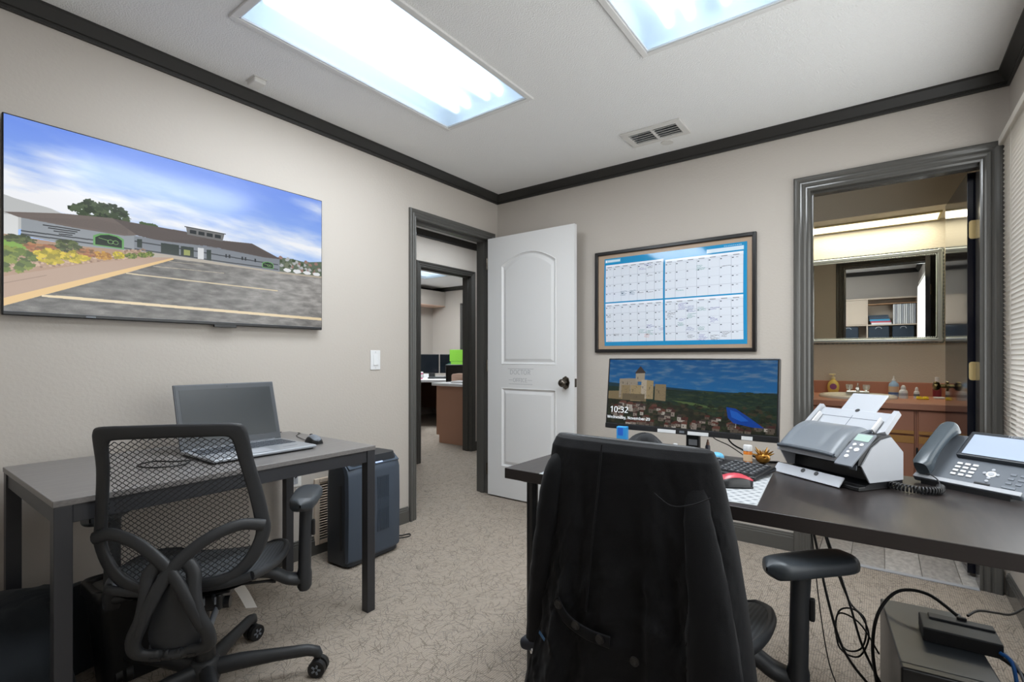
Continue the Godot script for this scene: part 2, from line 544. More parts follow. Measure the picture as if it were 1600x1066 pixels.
	for y in [0.2, 1.02, 1.83]:
		put(o, "hinge", mb().cyl(Vector3(-0.006, y - 0.045, T + 0.004), Vector3(-0.006, y + 0.045, T + 0.004), 0.006, -1, 10), M.pewter)

func ceiling_things() -> void:
	var o := thing("ceiling_vent", "white louvred air vent in the ceiling by the back wall", "vent", Vector3(1.468, H, 0.358))
	var fr := mb()
	for s in [-1.0, 1.0]:
		fr.box(Vector3(s * 0.157, -0.006, 0), Vector3(0.036, 0.012, 0.21), 0.003)
		fr.box(Vector3(0, -0.006, s * 0.088), Vector3(0.28, 0.012, 0.034), 0.003)
	fr.box(Vector3(0, -0.008, 0), Vector3(0.014, 0.014, 0.145), 0.002)
	put(o, "frame", fr, M.vent_white)
	var du := mb()
	for s in [-1.0, 1.0]:
		du.box(Vector3(s * 0.138, 0.064, 0), Vector3(0.002, 0.128, 0.138))
		du.box(Vector3(0, 0.064, s * 0.068), Vector3(0.274, 0.128, 0.002))
	du.box(Vector3(0, 0.127, 0), Vector3(0.278, 0.002, 0.138))
	put(o, "duct", du, M.galvanised)
	for s in [-1.0, 1.0]:
		for k in 5:
			var sl := mb().at(s * 0.073, -0.0105, -0.058 + k * 0.029, 0, 22)
			sl.box(Vector3.ZERO, Vector3(0.13, 0.0015, 0.019))
			put(o, "slat", sl, M.vent_white)
	var a := thing("alarm_sensor", "small white square sensor on the ceiling near the left crown", "sensor", Vector3(0.145, H, 2.035))
	put(a, "housing", mb().box(Vector3(0, -0.013, 0), Vector3(0.075, 0.024, 0.055), 0.006, 2), M.vent_white)
	put(a, "base", mb().box(Vector3(0, -0.002, 0), Vector3(0.085, 0.004, 0.064), 0.001), M.vent_white)
	solo("cover_plate", mb().lathe([[0.0, -0.004], [0.036, -0.003], [0.038, 0.0]], 24), M.vent_white, "flat round white cover on the ceiling beside the vent", "cover", Vector3(1.48, H, 0.19))
# ---------------------------------------------------------------- left side: television, desk, laptop, chair
func tv_picture() -> Image:
	var rng := RandomNumberGenerator.new()
	rng.seed = 4
	var w := 1280
	var h := 728
	var im := Image.create(w, h, false, Image.FORMAT_RGB8)
	var f := FastNoiseLite.new()
	f.seed = 9
	f.frequency = 0.006
	f.fractal_octaves = 5
	for y in h:
		var v := float(y) / h
		var top := Color(0.44, 0.58, 0.93)
		var low := Color(0.62, 0.75, 0.96)
		for x in range(0, w, 2):
			var u := float(x) / w
			var c := top.lerp(low, clampf(v / 0.5, 0, 1))
			var q := f.get_noise_2d(x * 0.45 + v * 160.0, y * 2.0 - u * 200.0)
			var band := clampf(1.0 - absf(v - (0.40 + 0.02 * sin(u * 6.0))) / 0.15, 0, 1) + clampf(1.0 - Vector2(u - 0.02, (v - 0.3) * 1.6).length() / 0.3, 0, 1) * 0.9 + clampf(1.0 - Vector2(u - 0.98, v - 0.06).length() / 0.14, 0, 1) * 0.5
			band += clampf(1.0 - Vector2((u - 0.12) * 1.2, v - 0.16).length() / 0.12, 0, 1) * 0.35 + clampf(1.0 - Vector2((u - 0.38) * 0.8, v - 0.3).length() / 0.14, 0, 1) * 0.4
			var k := clampf(band * 0.9 + q * 1.1 * minf(band + 0.12, 0.6), 0, 1)
			c = c.lerp(Color(0.95, 0.96, 0.98), k)
			im.set_pixel(x, y, c)
			im.set_pixel(x + 1, y, c)
	var grey := hexc(92, 84, 82)
	# asphalt
	poly_fill(im, [[0, 0.95], [0.42, 0.61], [1, 0.60], [1, 1], [0, 1]], hexc(112, 110, 108))
	var g2 := FastNoiseLite.new()
	g2.seed = 14
	g2.frequency = 0.012
	g2.fractal_octaves = 5
	for y in range(int(h * 0.595), h):
		var v := float(y) / h
		for x in w:
			var u := float(x) / w
			if v > 0.955 - u * 0.83 or u > 0.42:
				var k := 0.40 + 0.20 * smoothstep(0.35, 1.0, u) * (1.0 - 0.5 * smoothstep(0.75, 1.0, v)) + 0.16 * g2.get_noise_2d(x * 0.8, y * 2.6) + rng.randf_range(-0.035, 0.035)
				im.set_pixel(x, y, Color(k, k * 0.985, k * 0.965))
	# distance at the right
	poly_fill(im, [[0.80, 0.50], [0.86, 0.495], [0.92, 0.505], [1, 0.48], [1, 0.6], [0.8, 0.6]], hexc(96, 108, 92))
	for i in 60:
		blob(im, rng.randf_range(0.81, 1.0), rng.randf_range(0.5, 0.59), 0.008, 0.012, [hexc(70, 84, 62), hexc(150, 120, 112), hexc(176, 178, 180), hexc(112, 120, 100)][i % 4], rng)
	for i in 4:
		blob(im, 0.84 + i * 0.045, 0.585, 0.018, 0.014, hexc(226, 228, 230), rng, 0.15)
	poly_fill(im, [[0.8, 0.605], [1, 0.595], [1, 0.61], [0.8, 0.618]], hexc(176, 166, 150))
	# tree behind the roof
	for i in 90:
		var tx := rng.randf_range(0.15, 0.29)
		var ty := rng.randf_range(0.36, 0.45)
		if absf(tx - 0.22) / 0.075 + absf(ty - 0.42) / 0.09 < 1.15:
			blob(im, tx, ty, 0.012, 0.014, [hexc(58, 72, 50), hexc(76, 90, 64), hexc(44, 56, 40)][i % 3], rng, 0.5)
	for i in 12:
		blob(im, rng.randf_range(0.33, 0.37), rng.randf_range(0.43, 0.45), 0.01, 0.01, hexc(72, 92, 60), rng)
	# white neighbour, roofs and walls of the long building
	poly_fill(im, [[0, 0.41], [0.022, 0.42], [0.1, 0.44], [0.13, 0.46], [0.13, 0.5], [0, 0.6]], hexc(188, 190, 190))
	poly_fill(im, [[0, 0.51], [0.03, 0.5], [0.03, 0.62], [0, 0.62]], hexc(214, 216, 216))
	poly_fill(im, [[0.036, 0.512], [0.165, 0.520], [0.308, 0.512], [0.308, 0.612], [0.165, 0.622], [0.036, 0.606]], hexc(146, 152, 158))
	poly_fill(im, [[0.308, 0.512], [0.362, 0.514], [0.545, 0.504], [0.808, 0.514], [0.808, 0.61], [0.545, 0.602], [0.362, 0.6], [0.308, 0.61]], hexc(128, 134, 142))
	poly_fill(im, [[0.0, 0.498], [0.126, 0.456], [0.25, 0.432], [0.322, 0.506], [0.282, 0.523], [0.165, 0.524], [0.03, 0.514]], hexc(112, 102, 98))
	poly_fill(im, [[0.25, 0.434], [0.308, 0.437], [0.458, 0.434], [0.562, 0.452], [0.695, 0.434], [0.815, 0.512], [0.743, 0.518], [0.545, 0.502], [0.406, 0.516], [0.362, 0.516], [0.318, 0.51]], grey)
	for k in 14:
		line(im, [0.05 + k * 0.012, 0.508 - k * 0.004], [0.29, 0.512 - k * 0.0035], 1.0, hexc(98, 90, 87))
		line(im, [0.40 + k * 0.01, 0.508 - k * 0.004], [0.78 - k * 0.006, 0.508 - k * 0.004], 1.0, hexc(80, 74, 73))
	poly_fill(im, [[0.462, 0.405], [0.592, 0.404], [0.585, 0.455], [0.466, 0.450]], hexc(112, 112, 112))
	line(im, [0.458, 0.403], [0.596, 0.402], 4.0, hexc(58, 60, 60))
	for k in 4:
		var wx := 0.474 + k * 0.028
		poly_fill(im, [[wx, 0.417], [wx + 0.021, 0.416], [wx + 0.021, 0.440], [wx, 0.44]], hexc(34, 40, 44))
	for s in [[0.036, 0.598, 0.30, 0.596], [0.036, 0.582, 0.2, 0.575], [0.31, 0.592, 0.8, 0.59], [0.31, 0.545, 0.8, 0.556]]:
		line(im, [s[0], s[1]], [s[2], s[3]], 5.0, hexc(62, 66, 72))
	for k in 4:
		line(im, [0.083 + k * 0.012, 0.534 + k * 0.012], [0.167 - k * 0.006, 0.533 + k * 0.011], 4.0, hexc(48, 50, 54))
	for d in [[0.384, 0.44, 0.53, 0.592], [0.445, 0.487, 0.53, 0.588], [0.53, 0.545, 0.528, 0.596], [0.316, 0.33, 0.53, 0.58]]:
		poly_fill(im, [[d[0], d[2]], [d[1], d[2] - 0.003], [d[1], d[3]], [d[0], d[3]]], hexc(52, 62, 60))
	poly_fill(im, [[0.5, 0.524], [0.52, 0.522], [0.52, 0.594], [0.5, 0.596]], hexc(214, 216, 218))
	poly_fill(im, [[0.455, 0.55], [0.475, 0.55], [0.475, 0.583], [0.455, 0.585]], hexc(150, 158, 96))
	for k in 5:
		var gx: float = 0.595 + [0.0, 0.012, 0.06, 0.072, 0.11][k]
		poly_fill(im, [[gx, 0.537], [gx + 0.006, 0.537], [gx + 0.006, 0.56], [gx, 0.56]], hexc(46, 50, 56))
	poly_fill(im, [[0.30, 0.602], [0.36, 0.597], [0.545, 0.598], [0.81, 0.606], [0.81, 0.614], [0.42, 0.618], [0.30, 0.63]], hexc(176, 168, 156))
	# green shop signs with an outline of spectacles
	for s in [[0.2, 0.28, 0.525, 0.604], [0.735, 0.782, 0.545, 0.59]]:
		var a: float = s[0]
		var b: float = s[1]
		var t: float = s[2]
		var q: float = s[3]
		var dy := (q - t) * 0.3
		poly_fill(im, [[a, q], [a, t + dy], [a + (b - a) * 0.2, t + dy * 0.3], [(a + b) * 0.5, t], [b - (b - a) * 0.2, t + dy * 0.2], [b, t + dy * 0.9], [b, q]], hexc(104, 160, 96))
		a += (b - a) * 0.07
		b -= (b - a) * 0.075
		t += (q - t) * 0.1
		q -= (q - t) * 0.1
		poly_fill(im, [[a, q], [a, t + dy], [a + (b - a) * 0.2, t + dy * 0.3], [(a + b) * 0.5, t], [b - (b - a) * 0.2, t + dy * 0.2], [b, t + dy * 0.9], [b, q]], hexc(26, 42, 36))
		var pr := [a + (b - a) * 0.3, t + (q - t) * 0.45]
		for k in 40:
			var an := TAU * k / 20.0
			var cx := (a + b) * 0.5 + (b - a) * (0.06 if k < 20 else 0.26)
			var p2 := [cx + cos(an) * (b - a) * 0.1, (t + q) * 0.5 + (q - t) * 0.1 + sin(an) * (q - t) * 0.17]
			if k % 20:
				line(im, pr, p2, 1.6, hexc(150, 196, 120))
			pr = p2
		line(im, [a + (b - a) * 0.12, t + (q - t) * 0.38], [a + (b - a) * 0.46, (t + q) * 0.5], 1.6, hexc(150, 196, 120))
	# planting bed, bushes, path, kerb, bay lines
	poly_fill(im, [[0, 0.61], [0.16, 0.62], [0.36, 0.6], [0.36, 0.63], [0.15, 0.735], [0, 0.83]], hexc(170, 140, 118))
	for i in 260:
		var rx := rng.randf_range(0.0, 0.34)
		var ry := 0.80 - rx * 0.5 + rng.randf_range(-0.05, 0.0)
		blob(im, rx, ry, 0.004, 0.005, [hexc(196, 168, 146), hexc(140, 112, 94), hexc(178, 150, 128)][i % 3], rng)
	poly_fill(im, [[0, 0.63], [0.06, 0.645], [0.06, 0.67], [0, 0.69]], hexc(124, 164, 66))
	for q in [[0.02, 0.735, 0.05, 0.06, 0], [0.03, 0.625, 0.035, 0.022, 3], [0.085, 0.665, 0.045, 0.03, 2], [0.1, 0.695, 0.036, 0.038, 1], [0.14, 0.628, 0.03, 0.03, 3], [0.16, 0.682, 0.03, 0.03, 1], [0.19, 0.65, 0.03, 0.02, 2], [0.226, 0.655, 0.022, 0.024, 4], [0.264, 0.642, 0.016, 0.02, 1], [0.3, 0.635, 0.016, 0.016, 0], [0.332, 0.622, 0.014, 0.014, 0], [0.352, 0.61, 0.012, 0.014, 0]]:
		var cols: Array = [[hexc(92, 112, 40), hexc(128, 142, 56), hexc(70, 88, 34)], [hexc(182, 164, 40), hexc(146, 136, 36), hexc(214, 190, 58)], [hexc(156, 98, 66), hexc(120, 88, 60), hexc(172, 122, 80)], [hexc(70, 82, 48), hexc(92, 104, 60), hexc(56, 66, 40)], [hexc(176, 128, 48), hexc(150, 100, 44), hexc(196, 150, 60)]][q[4]]
		for i in 70:
			var an := rng.randf() * TAU
			var rr := sqrt(rng.randf())
			blob(im, q[0] + cos(an) * rr * q[2], q[1] + sin(an) * rr * q[3], q[2] * 0.2, q[3] * 0.22, cols[i % 3], rng, 0.4)
	poly_fill(im, [[0, 0.825], [0.206, 0.70], [0.362, 0.625], [0.422, 0.612], [0.30, 0.73], [0, 0.96]], hexc(178, 152, 134))
	line(im, [0.0, 0.86], [0.09, 0.80], 2.0, hexc(140, 118, 104))
	poly_fill(im, [[0, 0.935], [0.206, 0.775], [0.42, 0.613], [0.424, 0.622], [0.206, 0.806], [0, 0.975]], hexc(224, 188, 132))
	poly_fill(im, [[0.08, 0.905], [0.13, 0.902], [1, 0.925], [1, 0.945], [0.13, 0.917], [0.08, 0.915]], hexc(226, 206, 170))
	poly_fill(im, [[0.285, 0.738], [0.8, 0.743], [0.8, 0.751], [0.285, 0.745]], hexc(206, 190, 158))
	line(im, [0.362, 0.68], [0.59, 0.668], 2.5, hexc(176, 166, 148))
	line(im, [0.41, 0.638], [0.52, 0.632], 2.0, hexc(170, 162, 148))
	return im

func left_side() -> void:
	# television on the left wall
	var tv := thing("television", "large flat television on the left wall showing a building and its car park", "television", Vector3(0, 1.25, 2.248))
	put(tv, "body", mb().box(Vector3(0.028, 0.36, 0), Vector3(0.022, 0.72, 1.254), 0.004), M.satin_black)
	put(tv, "wall_mount", mb().box(Vector3(0.0085, 0.36, 0), Vector3(0.017, 0.4, 0.6)), M.black)
	put(tv, "rear_housing", mb().box(Vector3(0.016, 0.14, 0), Vector3(0.02, 0.25, 1.0), 0.008), M.black)
	var sm := mat("tv_screen", Color(0.02, 0.02, 0.02), 0.16)
	sm.emission_enabled = true
	sm.emission_texture = picture(tv_picture())
	sm.emission_energy_multiplier = 0.86
	sm.emission = Color.WHITE
	sm.emission_operator = BaseMaterial3D.EMISSION_OP_MULTIPLY
	put(tv, "screen", mb().quad(Vector3(0.0396, 0.014, 0.6225), Vector3(0.0396, 0.014, -0.6225), Vector3(0.0396, 0.715, -0.6225), Vector3(0.0396, 0.715, 0.6225)), sm, "picture of a low grey building with green signs, bushes and an empty car park")
	put(tv, "sensor_bar", mb().box(Vector3(0.034, -0.004, -0.12), Vector3(0.014, 0.012, 0.1), 0.002), M.satin_black)
	put(tv, "logo_plate", mb().box(Vector3(0.0385, 0.007, 0.38), Vector3(0.003, 0.006, 0.03)), M.mid_grey)
	# light switch
	var sw := thing("light_switch", "white rocker light switch plate on the wall left of the hall doorway", "switch", Vector3(0, 1.02, 1.232))
	put(sw, "plate", mb().box(Vector3(0.003, 0.061, 0), Vector3(0.006, 0.122, 0.074), 0.003, 2), M.white_plastic)
	put(sw, "rocker", mb().at(0.007, 0.061, 0, 0, 0, 4).box(Vector3.ZERO, Vector3(0.006, 0.066, 0.033), 0.002), M.white_plastic)
	for s in [-1.0, 1.0]:
		put(sw, "screw", mb().cyl(Vector3(0.005, 0.061 + s * 0.049, 0), Vector3(0.0066, 0.061 + s * 0.049, 0), 0.003, -1, 8), M.light_grey)
	# desk
	var d := thing("desk", "dark grey wood-look desk with square black legs under the television", "desk", Vector3(0.42, 0, 2.352))
	put(d, "desk_top", mb().box(Vector3(0, 0.706, 0), Vector3(0.70, 0.018, 1.05), 0.002), M.desk_grey)
	var lm := mat("desk_metal", hexc(48, 49, 53), 0.4)
	for sx in [-1.0, 1.0]:
		for sz in [-1.0, 1.0]:
			put(d, "leg", mb().box(Vector3(sx * 0.328, 0.3485, sz * 0.503), Vector3(0.04, 0.697, 0.04), 0.002), lm)
		put(d, "apron", mb().box(Vector3(sx * 0.328, 0.672, 0), Vector3(0.03, 0.05, 0.966), 0.002), lm)
		put(d, "apron", mb().box(Vector3(0, 0.672, sx * 0.503), Vector3(0.616, 0.05, 0.03), 0.002), lm)
	# laptop
	laptop(Vector3(0.345, 0.715, 2.225))
	var ms := thing("computer_mouse", "grey and black mouse on the desk beside the laptop", "mouse", Vector3(0.5, 0.715, 1.955), 80)
	mouse(ms, M.mid_grey, M.black)
	solo("mouse_cable", mb().tube(curve([Vector3(0.44, 0.718, 1.95), Vector3(0.36, 0.718, 1.93), Vector3(0.26, 0.718, 1.90), Vector3(0.2, 0.718, 1.845), Vector3(0.17, 0.717, 1.84)], 6), 0.0016, 6), M.cable, "thin black mouse cable running over the desk edge to the wall", "cable")
	solo("laptop_cable", mb().tube(curve([Vector3(0.31, 0.722, 2.02), Vector3(0.26, 0.725, 1.985), Vector3(0.2, 0.74, 1.97), Vector3(0.14, 0.735, 1.955), Vector3(0.09, 0.72, 1.93), Vector3(0.085, 0.718, 1.88)], 6), 0.0022, 6), M.cable, "black laptop cable looping behind the mouse on the left desk", "cable")
	solo("power_lead", mb().tube(curve([Vector3(0.5, 0.72, 2.44), Vector3(0.48, 0.722, 2.5), Vector3(0.42, 0.722, 2.54), Vector3(0.46, 0.722, 2.6), Vector3(0.54, 0.722, 2.58), Vector3(0.56, 0.72, 2.5), Vector3(0.52, 0.72, 2.46)], 6), 0.003, 6), M.cable, "coiled black lead on the desk left of the laptop, behind the chair mesh", "cable")
	# under the desk: adapters, outlets, louvre
	var g := thing("wall_grille", "beige louvred wall grille beside the air purifier", "vent", Vector3(0, 0.05, 1.53))
	var gm := mat("grille", hexc(206, 190, 172), 0.55)
	var fr := mb()
	for s in [-1.0, 1.0]:
		fr.box(Vector3(0.008, 0.185, s * 0.105), Vector3(0.016, 0.37, 0.03), 0.004)
		fr.box(Vector3(0.008, 0.185 + s * 0.172, 0), Vector3(0.016, 0.026, 0.18), 0.004)
	put(g, "frame", fr, gm)
	var du := mb()
	for s in [-1.0, 1.0]:
		du.box(Vector3(-0.058, 0.185, s * 0.084), Vector3(0.116, 0.306, 0.002))
		du.box(Vector3(-0.058, 0.185 + s * 0.154, 0), Vector3(0.116, 0.002, 0.166))
	du.box(Vector3(-0.116, 0.185, 0), Vector3(0.002, 0.308, 0.168))
	put(g, "duct", du, M.galvanised)
	for k in 22:
		put(g, "slat", mb().at(0.006, 0.034 + k * 0.0144, 0, 0, 0, 35).box(Vector3.ZERO, Vector3(0.014, 0.004, 0.18)), gm)
	for q in [[1.76, 0.40], [1.72, 0.30]]:
		var ou := thing("wall_outlet", ["cream wall outlet under the right end of the left desk, upper one", "cream wall outlet under the right end of the left desk, lower one"][0 if q[1] > 0.35 else 1], "outlet", Vector3(0, q[1], q[0]))
		put(ou, "plate", mb().box(Vector3(0.003, 0.045, 0), Vector3(0.006, 0.09, 0.07), 0.002), M.vent_white)
		put(ou, "socket", mb().box(Vector3(0.006, 0.045, 0), Vector3(0.004, 0.06, 0.03), 0.002), M.light_grey)
	var ad := thing("power_adapter", "black power adapter hanging under the right end of the left desk", "adapter", Vector3(0.24, 0.6, 1.92))
	put(ad, "brick", mb().box(Vector3(0, 0.07, 0), Vector3(0.07, 0.036, 0.1), 0.006, 2), M.black)
	put(ad, "lead", mb().tube(curve([Vector3(0.0, 0.07, -0.05), Vector3(-0.06, 0.04, -0.1), Vector3(-0.12, -0.05, -0.14), Vector3(-0.2, -0.12, -0.16), Vector3(-0.23, -0.15, -0.16)], 6), 0.0035, 6), M.cable)
	put(ad, "lead", mb().tube(curve([Vector3(0.02, 0.07, -0.05), Vector3(-0.02, 0.02, -0.09), Vector3(-0.1, -0.1, -0.11), Vector3(-0.22, -0.13, -0.155)], 6), 0.002, 6), M.cable)
	purifier()
	waste_bin()
	floor_bag()
	mesh_chair("office_chair", "black mesh office chair with a bare back at the left desk", Vector3(0.79, 0.0, 2.515), 51.0, false)

func mouse(o: Node3D, top: Material, side: Material) -> void:
	var rows := []
	var rows2 := []
	for i in 11:
		var s := i / 10.0
		var z := -0.052 + 0.104 * s
		var wd := 0.033 * pow(maxf(1.0 - pow(absf(s * 2.0 - 1.0), 3.2), 0.0), 0.5) * (1.0 - 0.12 * sin(s * PI))
		var hg := 0.036 * pow(maxf(sin(PI * (0.08 + 0.86 * s)), 0.0), 0.6)
		var row := []
		for k in 17:
			var an := PI * k / 16.0
			row.append(Vector3(cos(an) * wd, 0.004 + sin(an) * hg * 0.92, z))
		rows.append(row)
		var r2 := []
		for k in 9:
			var an2 := PI * (0.26 + 0.48 * k / 8.0)
			r2.append(Vector3(cos(an2) * wd * 1.01, 0.0045 + sin(an2) * hg * 0.94, z))
		rows2.append(r2)
	put(o, "shell", mb().grid(rows), side)
	put(o, "top_cover", mb().grid(rows2), top)
	put(o, "sole", mb().box(Vector3(0, 0.003, 0), Vector3(0.05, 0.006, 0.09), 0.003), side)
	put(o, "wheel", mb().cyl(Vector3(-0.004, 0.03, -0.03), Vector3(0.004, 0.03, -0.03), 0.009, -1, 12), M.black)

func laptop(at: Vector3) -> void:
	var o := thing("laptop", "open grey laptop with a dark blank screen on the left desk", "laptop", at)
	var alu := mat("laptop_grey", hexc(150, 154, 160), 0.38, 0.3)
	var lid := mat("laptop_lid", hexc(74, 78, 84), 0.42)
	# base: hinge along z at x = 0, front towards +x
	put(o, "base", mb().box(Vector3(0.143, 0.012, 0), Vector3(0.29, 0.012, 0.405), 0.005, 2), alu)
	put(o, "underside", mb().box(Vector3(0.14, 0.005, 0), Vector3(0.27, 0.01, 0.39), 0.003), M.black)
	put(o, "keyboard_well", mb().box(Vector3(0.098, 0.0181, 0), Vector3(0.125, 0.0006, 0.37)), M.mid_grey)
	var key := mb().box(Vector3.ZERO, Vector3(0.016, 0.002, 0.0165), 0.0008).mesh()
	for r in 6:
		for c in 19:
			var k := put(o, "key", key, M.slate)
			k.position = Vector3(0.046 + r * 0.0205, 0.0192, -0.175 + c * 0.01945)
	put(o, "touchpad", mb().box(Vector3(0.226, 0.0181, 0.025), Vector3(0.085, 0.0008, 0.115)), M.light_grey)
	put(o, "palm_strip", mb().box(Vector3(0.226, 0.0181, -0.12), Vector3(0.008, 0.0006, 0.06)), M.mid_grey)
	var ld := Node3D.new()
	ld.name = "lid"
	o.add_child(ld)
	ld.position = Vector3(0.004, 0.016, 0)
	ld.rotation_degrees.z = 17.0
	put(ld, "shell", mb().box(Vector3(-0.005, 0.134, 0), Vector3(0.008, 0.268, 0.405), 0.003, 2), lid)
	put(ld, "bezel", mb().box(Vector3(-0.0005, 0.134, 0), Vector3(0.002, 0.258, 0.395), 0.001), mat("bezel", hexc(58, 62, 67), 0.45))
	put(ld, "screen", mb().box(Vector3(0.0008, 0.139, 0), Vector3(0.001, 0.212, 0.368)), mat("blank_screen", hexc(40, 45, 48), 0.28))
	put(ld, "camera", mb().cyl(Vector3(0.0005, 0.253, 0), Vector3(0.0012, 0.253, 0), 0.002, -1, 8), M.black)
	put(ld, "hinge", mb().cyl(Vector3(0.001, 0.0, -0.17), Vector3(0.001, 0.0, 0.17), 0.007, -1, 10), lid)

func purifier() -> void:
	var o := thing("air_purifier", "tall dark blue-grey air purifier standing right of the left desk", "air purifier", Vector3(0.24, 0, 1.49), 3)
	var body := mat("purifier_body", hexc(38, 42, 48), 0.45)
	var face := mat("purifier_face", hexc(60, 70, 83), 0.5)
	# body seen from the room: front face towards +x, 0.36 wide along z
	var sec := []
	for y in [0.012, 0.02, 0.10, 0.4, 0.52, 0.553, 0.566]:
		var row := []
		var ins: float = 0.0 if y < 0.5 else (y - 0.5) * 0.28
		for p in rrect(-0.105 + ins * 0.6, -0.178 + ins, 0.085 - ins * 0.4, 0.178 - ins, 0.035, 5):
			row.append(Vector3(p.x, y, p.y))
		sec.append(row)
	var b := mb().grid(sec, true)
	b.fan(sec[0], Vector3.DOWN)
	b.fan(sec[sec.size() - 1], Vector3.UP)
	put(o, "body", b, body)
	put(o, "foot", mb().box(Vector3(-0.01, 0.008, 0), Vector3(0.16, 0.016, 0.31), 0.004), M.black)
	var fp := mb()
	var rows := []
	for q in [[0.03, 0.089], [0.045, 0.099], [0.30, 0.103], [0.48, 0.1], [0.515, 0.088], [0.54, 0.062], [0.552, 0.036]]:
		var row := []
		for k in 9:
			var s := k / 4.0 - 1.0
			var edge := 0.012 * pow(absf(s), 8.0)
			row.append(Vector3(q[1] - edge, q[0], s * 0.176))
		rows.append(row)
	fp.grid(rows)
	for s in [-1.0, 1.0]:
		var side := []
		for q in [[0.03, 0.077], [0.045, 0.087], [0.30, 0.091], [0.48, 0.088], [0.515, 0.076], [0.54, 0.05], [0.552, 0.024]]:
			side.append([Vector3(q[1], q[0], s * 0.176), Vector3(q[1] - 0.03, q[0], s * 0.176)])
		fp.grid(side)
	put(o, "front_panel", fp, face)
	put(o, "inlet", mb().box(Vector3(0.1015, 0.30, -0.045), Vector3(0.002, 0.30, 0.085), 0.0008), mat("inlet_dark", hexc(46, 55, 67), 0.6))
	for k in 10:
		put(o, "inlet_slat", mb().box(Vector3(0.1035, 0.30, -0.083 + k * 0.0085), Vector3(0.003, 0.29, 0.003), 0.0008), face)
	# slanted control strip along the top front edge
	var cs := mb().at(0.064, 0.536, 0, 0, 0, -37)
	cs.box(Vector3(0, 0, 0), Vector3(0.066, 0.006, 0.342), 0.002)
	put(o, "control_strip", cs, mat("control_grey", hexc(62, 73, 86), 0.4))
	for k in 5:
		put(o, "button", mb().at(0.062, 0.5385, -0.145 + k * 0.028, 0, 0, -37).lathe([[0.007, 0], [0.007, 0.0025], [0, 0.0035]], 12), M.white_plastic if k == 0 else M.mid_grey)
	put(o, "badge", mb().at(0.062, 0.539, 0.12, 0, 0, -37).box(Vector3.ZERO, Vector3(0.009, 0.003, 0.045)), M.light_grey)
	var led := glow("blue_led", Color(0.3, 0.55, 1.0), 0.6)
	put(o, "display", mb().at(0.084, 0.524, -0.03, 0, 0, -37).box(Vector3.ZERO, Vector3(0.008, 0.004, 0.05)), led)
	put(o, "side_slot", mb().box(Vector3(0.03, 0.26, 0.179), Vector3(0.012, 0.34, 0.003), 0.001), M.black)
	solo("purifier_lead", mb().tube(curve([Vector3(0.10, 0.02, 1.31), Vector3(0.18, 0.005, 1.22), Vector3(0.22, 0.005, 1.15), Vector3(0.19, 0.005, 1.12), Vector3(0.17, 0.005, 1.17), Vector3(0.12, 0.005, 1.2)], 6), 0.0035, 6), M.cable, "short loop of black lead on the carpet behind the air purifier", "cable")

func waste_bin() -> void:
	var o := thing("waste_bin", "black plastic waste bin with a grey liner under the left desk", "bin", Vector3(0.43, 0, 2.58), 0)
	var m := mb()
	var rows := []
	var inner := []
	for q in [[0.012, 0.062, 0.12], [0.15, 0.07, 0.13], [0.29, 0.08, 0.14], [0.30, 0.092, 0.152], [0.335, 0.092, 0.152], [0.34, 0.088, 0.148], [0.335, 0.072, 0.13], [0.25, 0.07, 0.128], [0.03, 0.06, 0.118]]:
		var row := []
		for p in rrect(-q[1], -q[2], q[1], q[2], 0.035, 5):
			row.append(Vector3(p.x, q[0], p.y))
		rows.append(row)
	m.grid(rows, true)
	m.fan(rows[0], Vector3.DOWN)
	put(o, "body", m, M.satin_black)
	for p in rrect(-0.071, -0.129, 0.071, 0.129, 0.03, 4):
		inner.append(Vector3(p.x, 0.325, p.y))
	put(o, "lid_flap", mb().fan(inner, Vector3.UP), mat("liner", hexc(112, 112, 110), 0.6))
	for x in [-0.05, 0.05]:
		put(o, "foot", mb().box(Vector3(x, 0.006, 0), Vector3(0.02, 0.012, 0.2), 0.002), M.black)

func floor_bag() -> void:
	var o := thing("fabric_bag", "dark slumped fabric bag on the carpet under the left end of the desk", "bag", Vector3(0.39, 0, 2.965))
	var fm := mat("bag_cloth", hexc(24, 31, 38), 0.85)
	fm.rim_enabled = true
	fm.rim = 0.3
	var f := FastNoiseLite.new()
	f.seed = 6
	f.frequency = 3.0
	var rows := []
	for i in 25:
		var row := []
		for j in 33:
			var x := -0.27 + 0.54 * j / 32.0
			var z0 := -0.40 + 0.20 * smoothstep(-0.14, -0.06, x)
			var q := i / 24.0
			var z := lerpf(z0, 0.21, q)
			var d := maxf(absf(x) / 0.27, absf(q * 2.0 - 1.0))
			var hh := 0.325 - 0.22 * smoothstep(-0.05, 0.27, x) - 0.05 * clampf(-(z - 0.0) / 0.3, 0, 1)
			hh += 0.02 * f.get_noise_2d(x * 1.4, z * 3.0) + 0.012 * sin(x * 22.0 + z * 12.0)
			var y := maxf(hh * pow(clampf((1.0 - d) / 0.16, 0.0, 1.0), 0.5), 0.0) + 0.003
			row.append(Vector3(x, y, z))
		rows.append(row)
	put(o, "body", mb().grid(rows), fm)
	put(o, "zip_seam", mb().tube(curve([Vector3(-0.235, 0.10, 0.19), Vector3(-0.215, 0.29, 0.08), Vector3(-0.21, 0.265, -0.08), Vector3(-0.2, 0.11, -0.19)], 8), 0.006, 6), M.black)
	put(o, "handle", mb().tube(curve([Vector3(-0.19, 0.2, -0.13), Vector3(-0.18, 0.28, -0.17), Vector3(-0.13, 0.27, -0.18), Vector3(-0.08, 0.17, -0.14)], 8), 0.014, 8, 0.4), M.black)
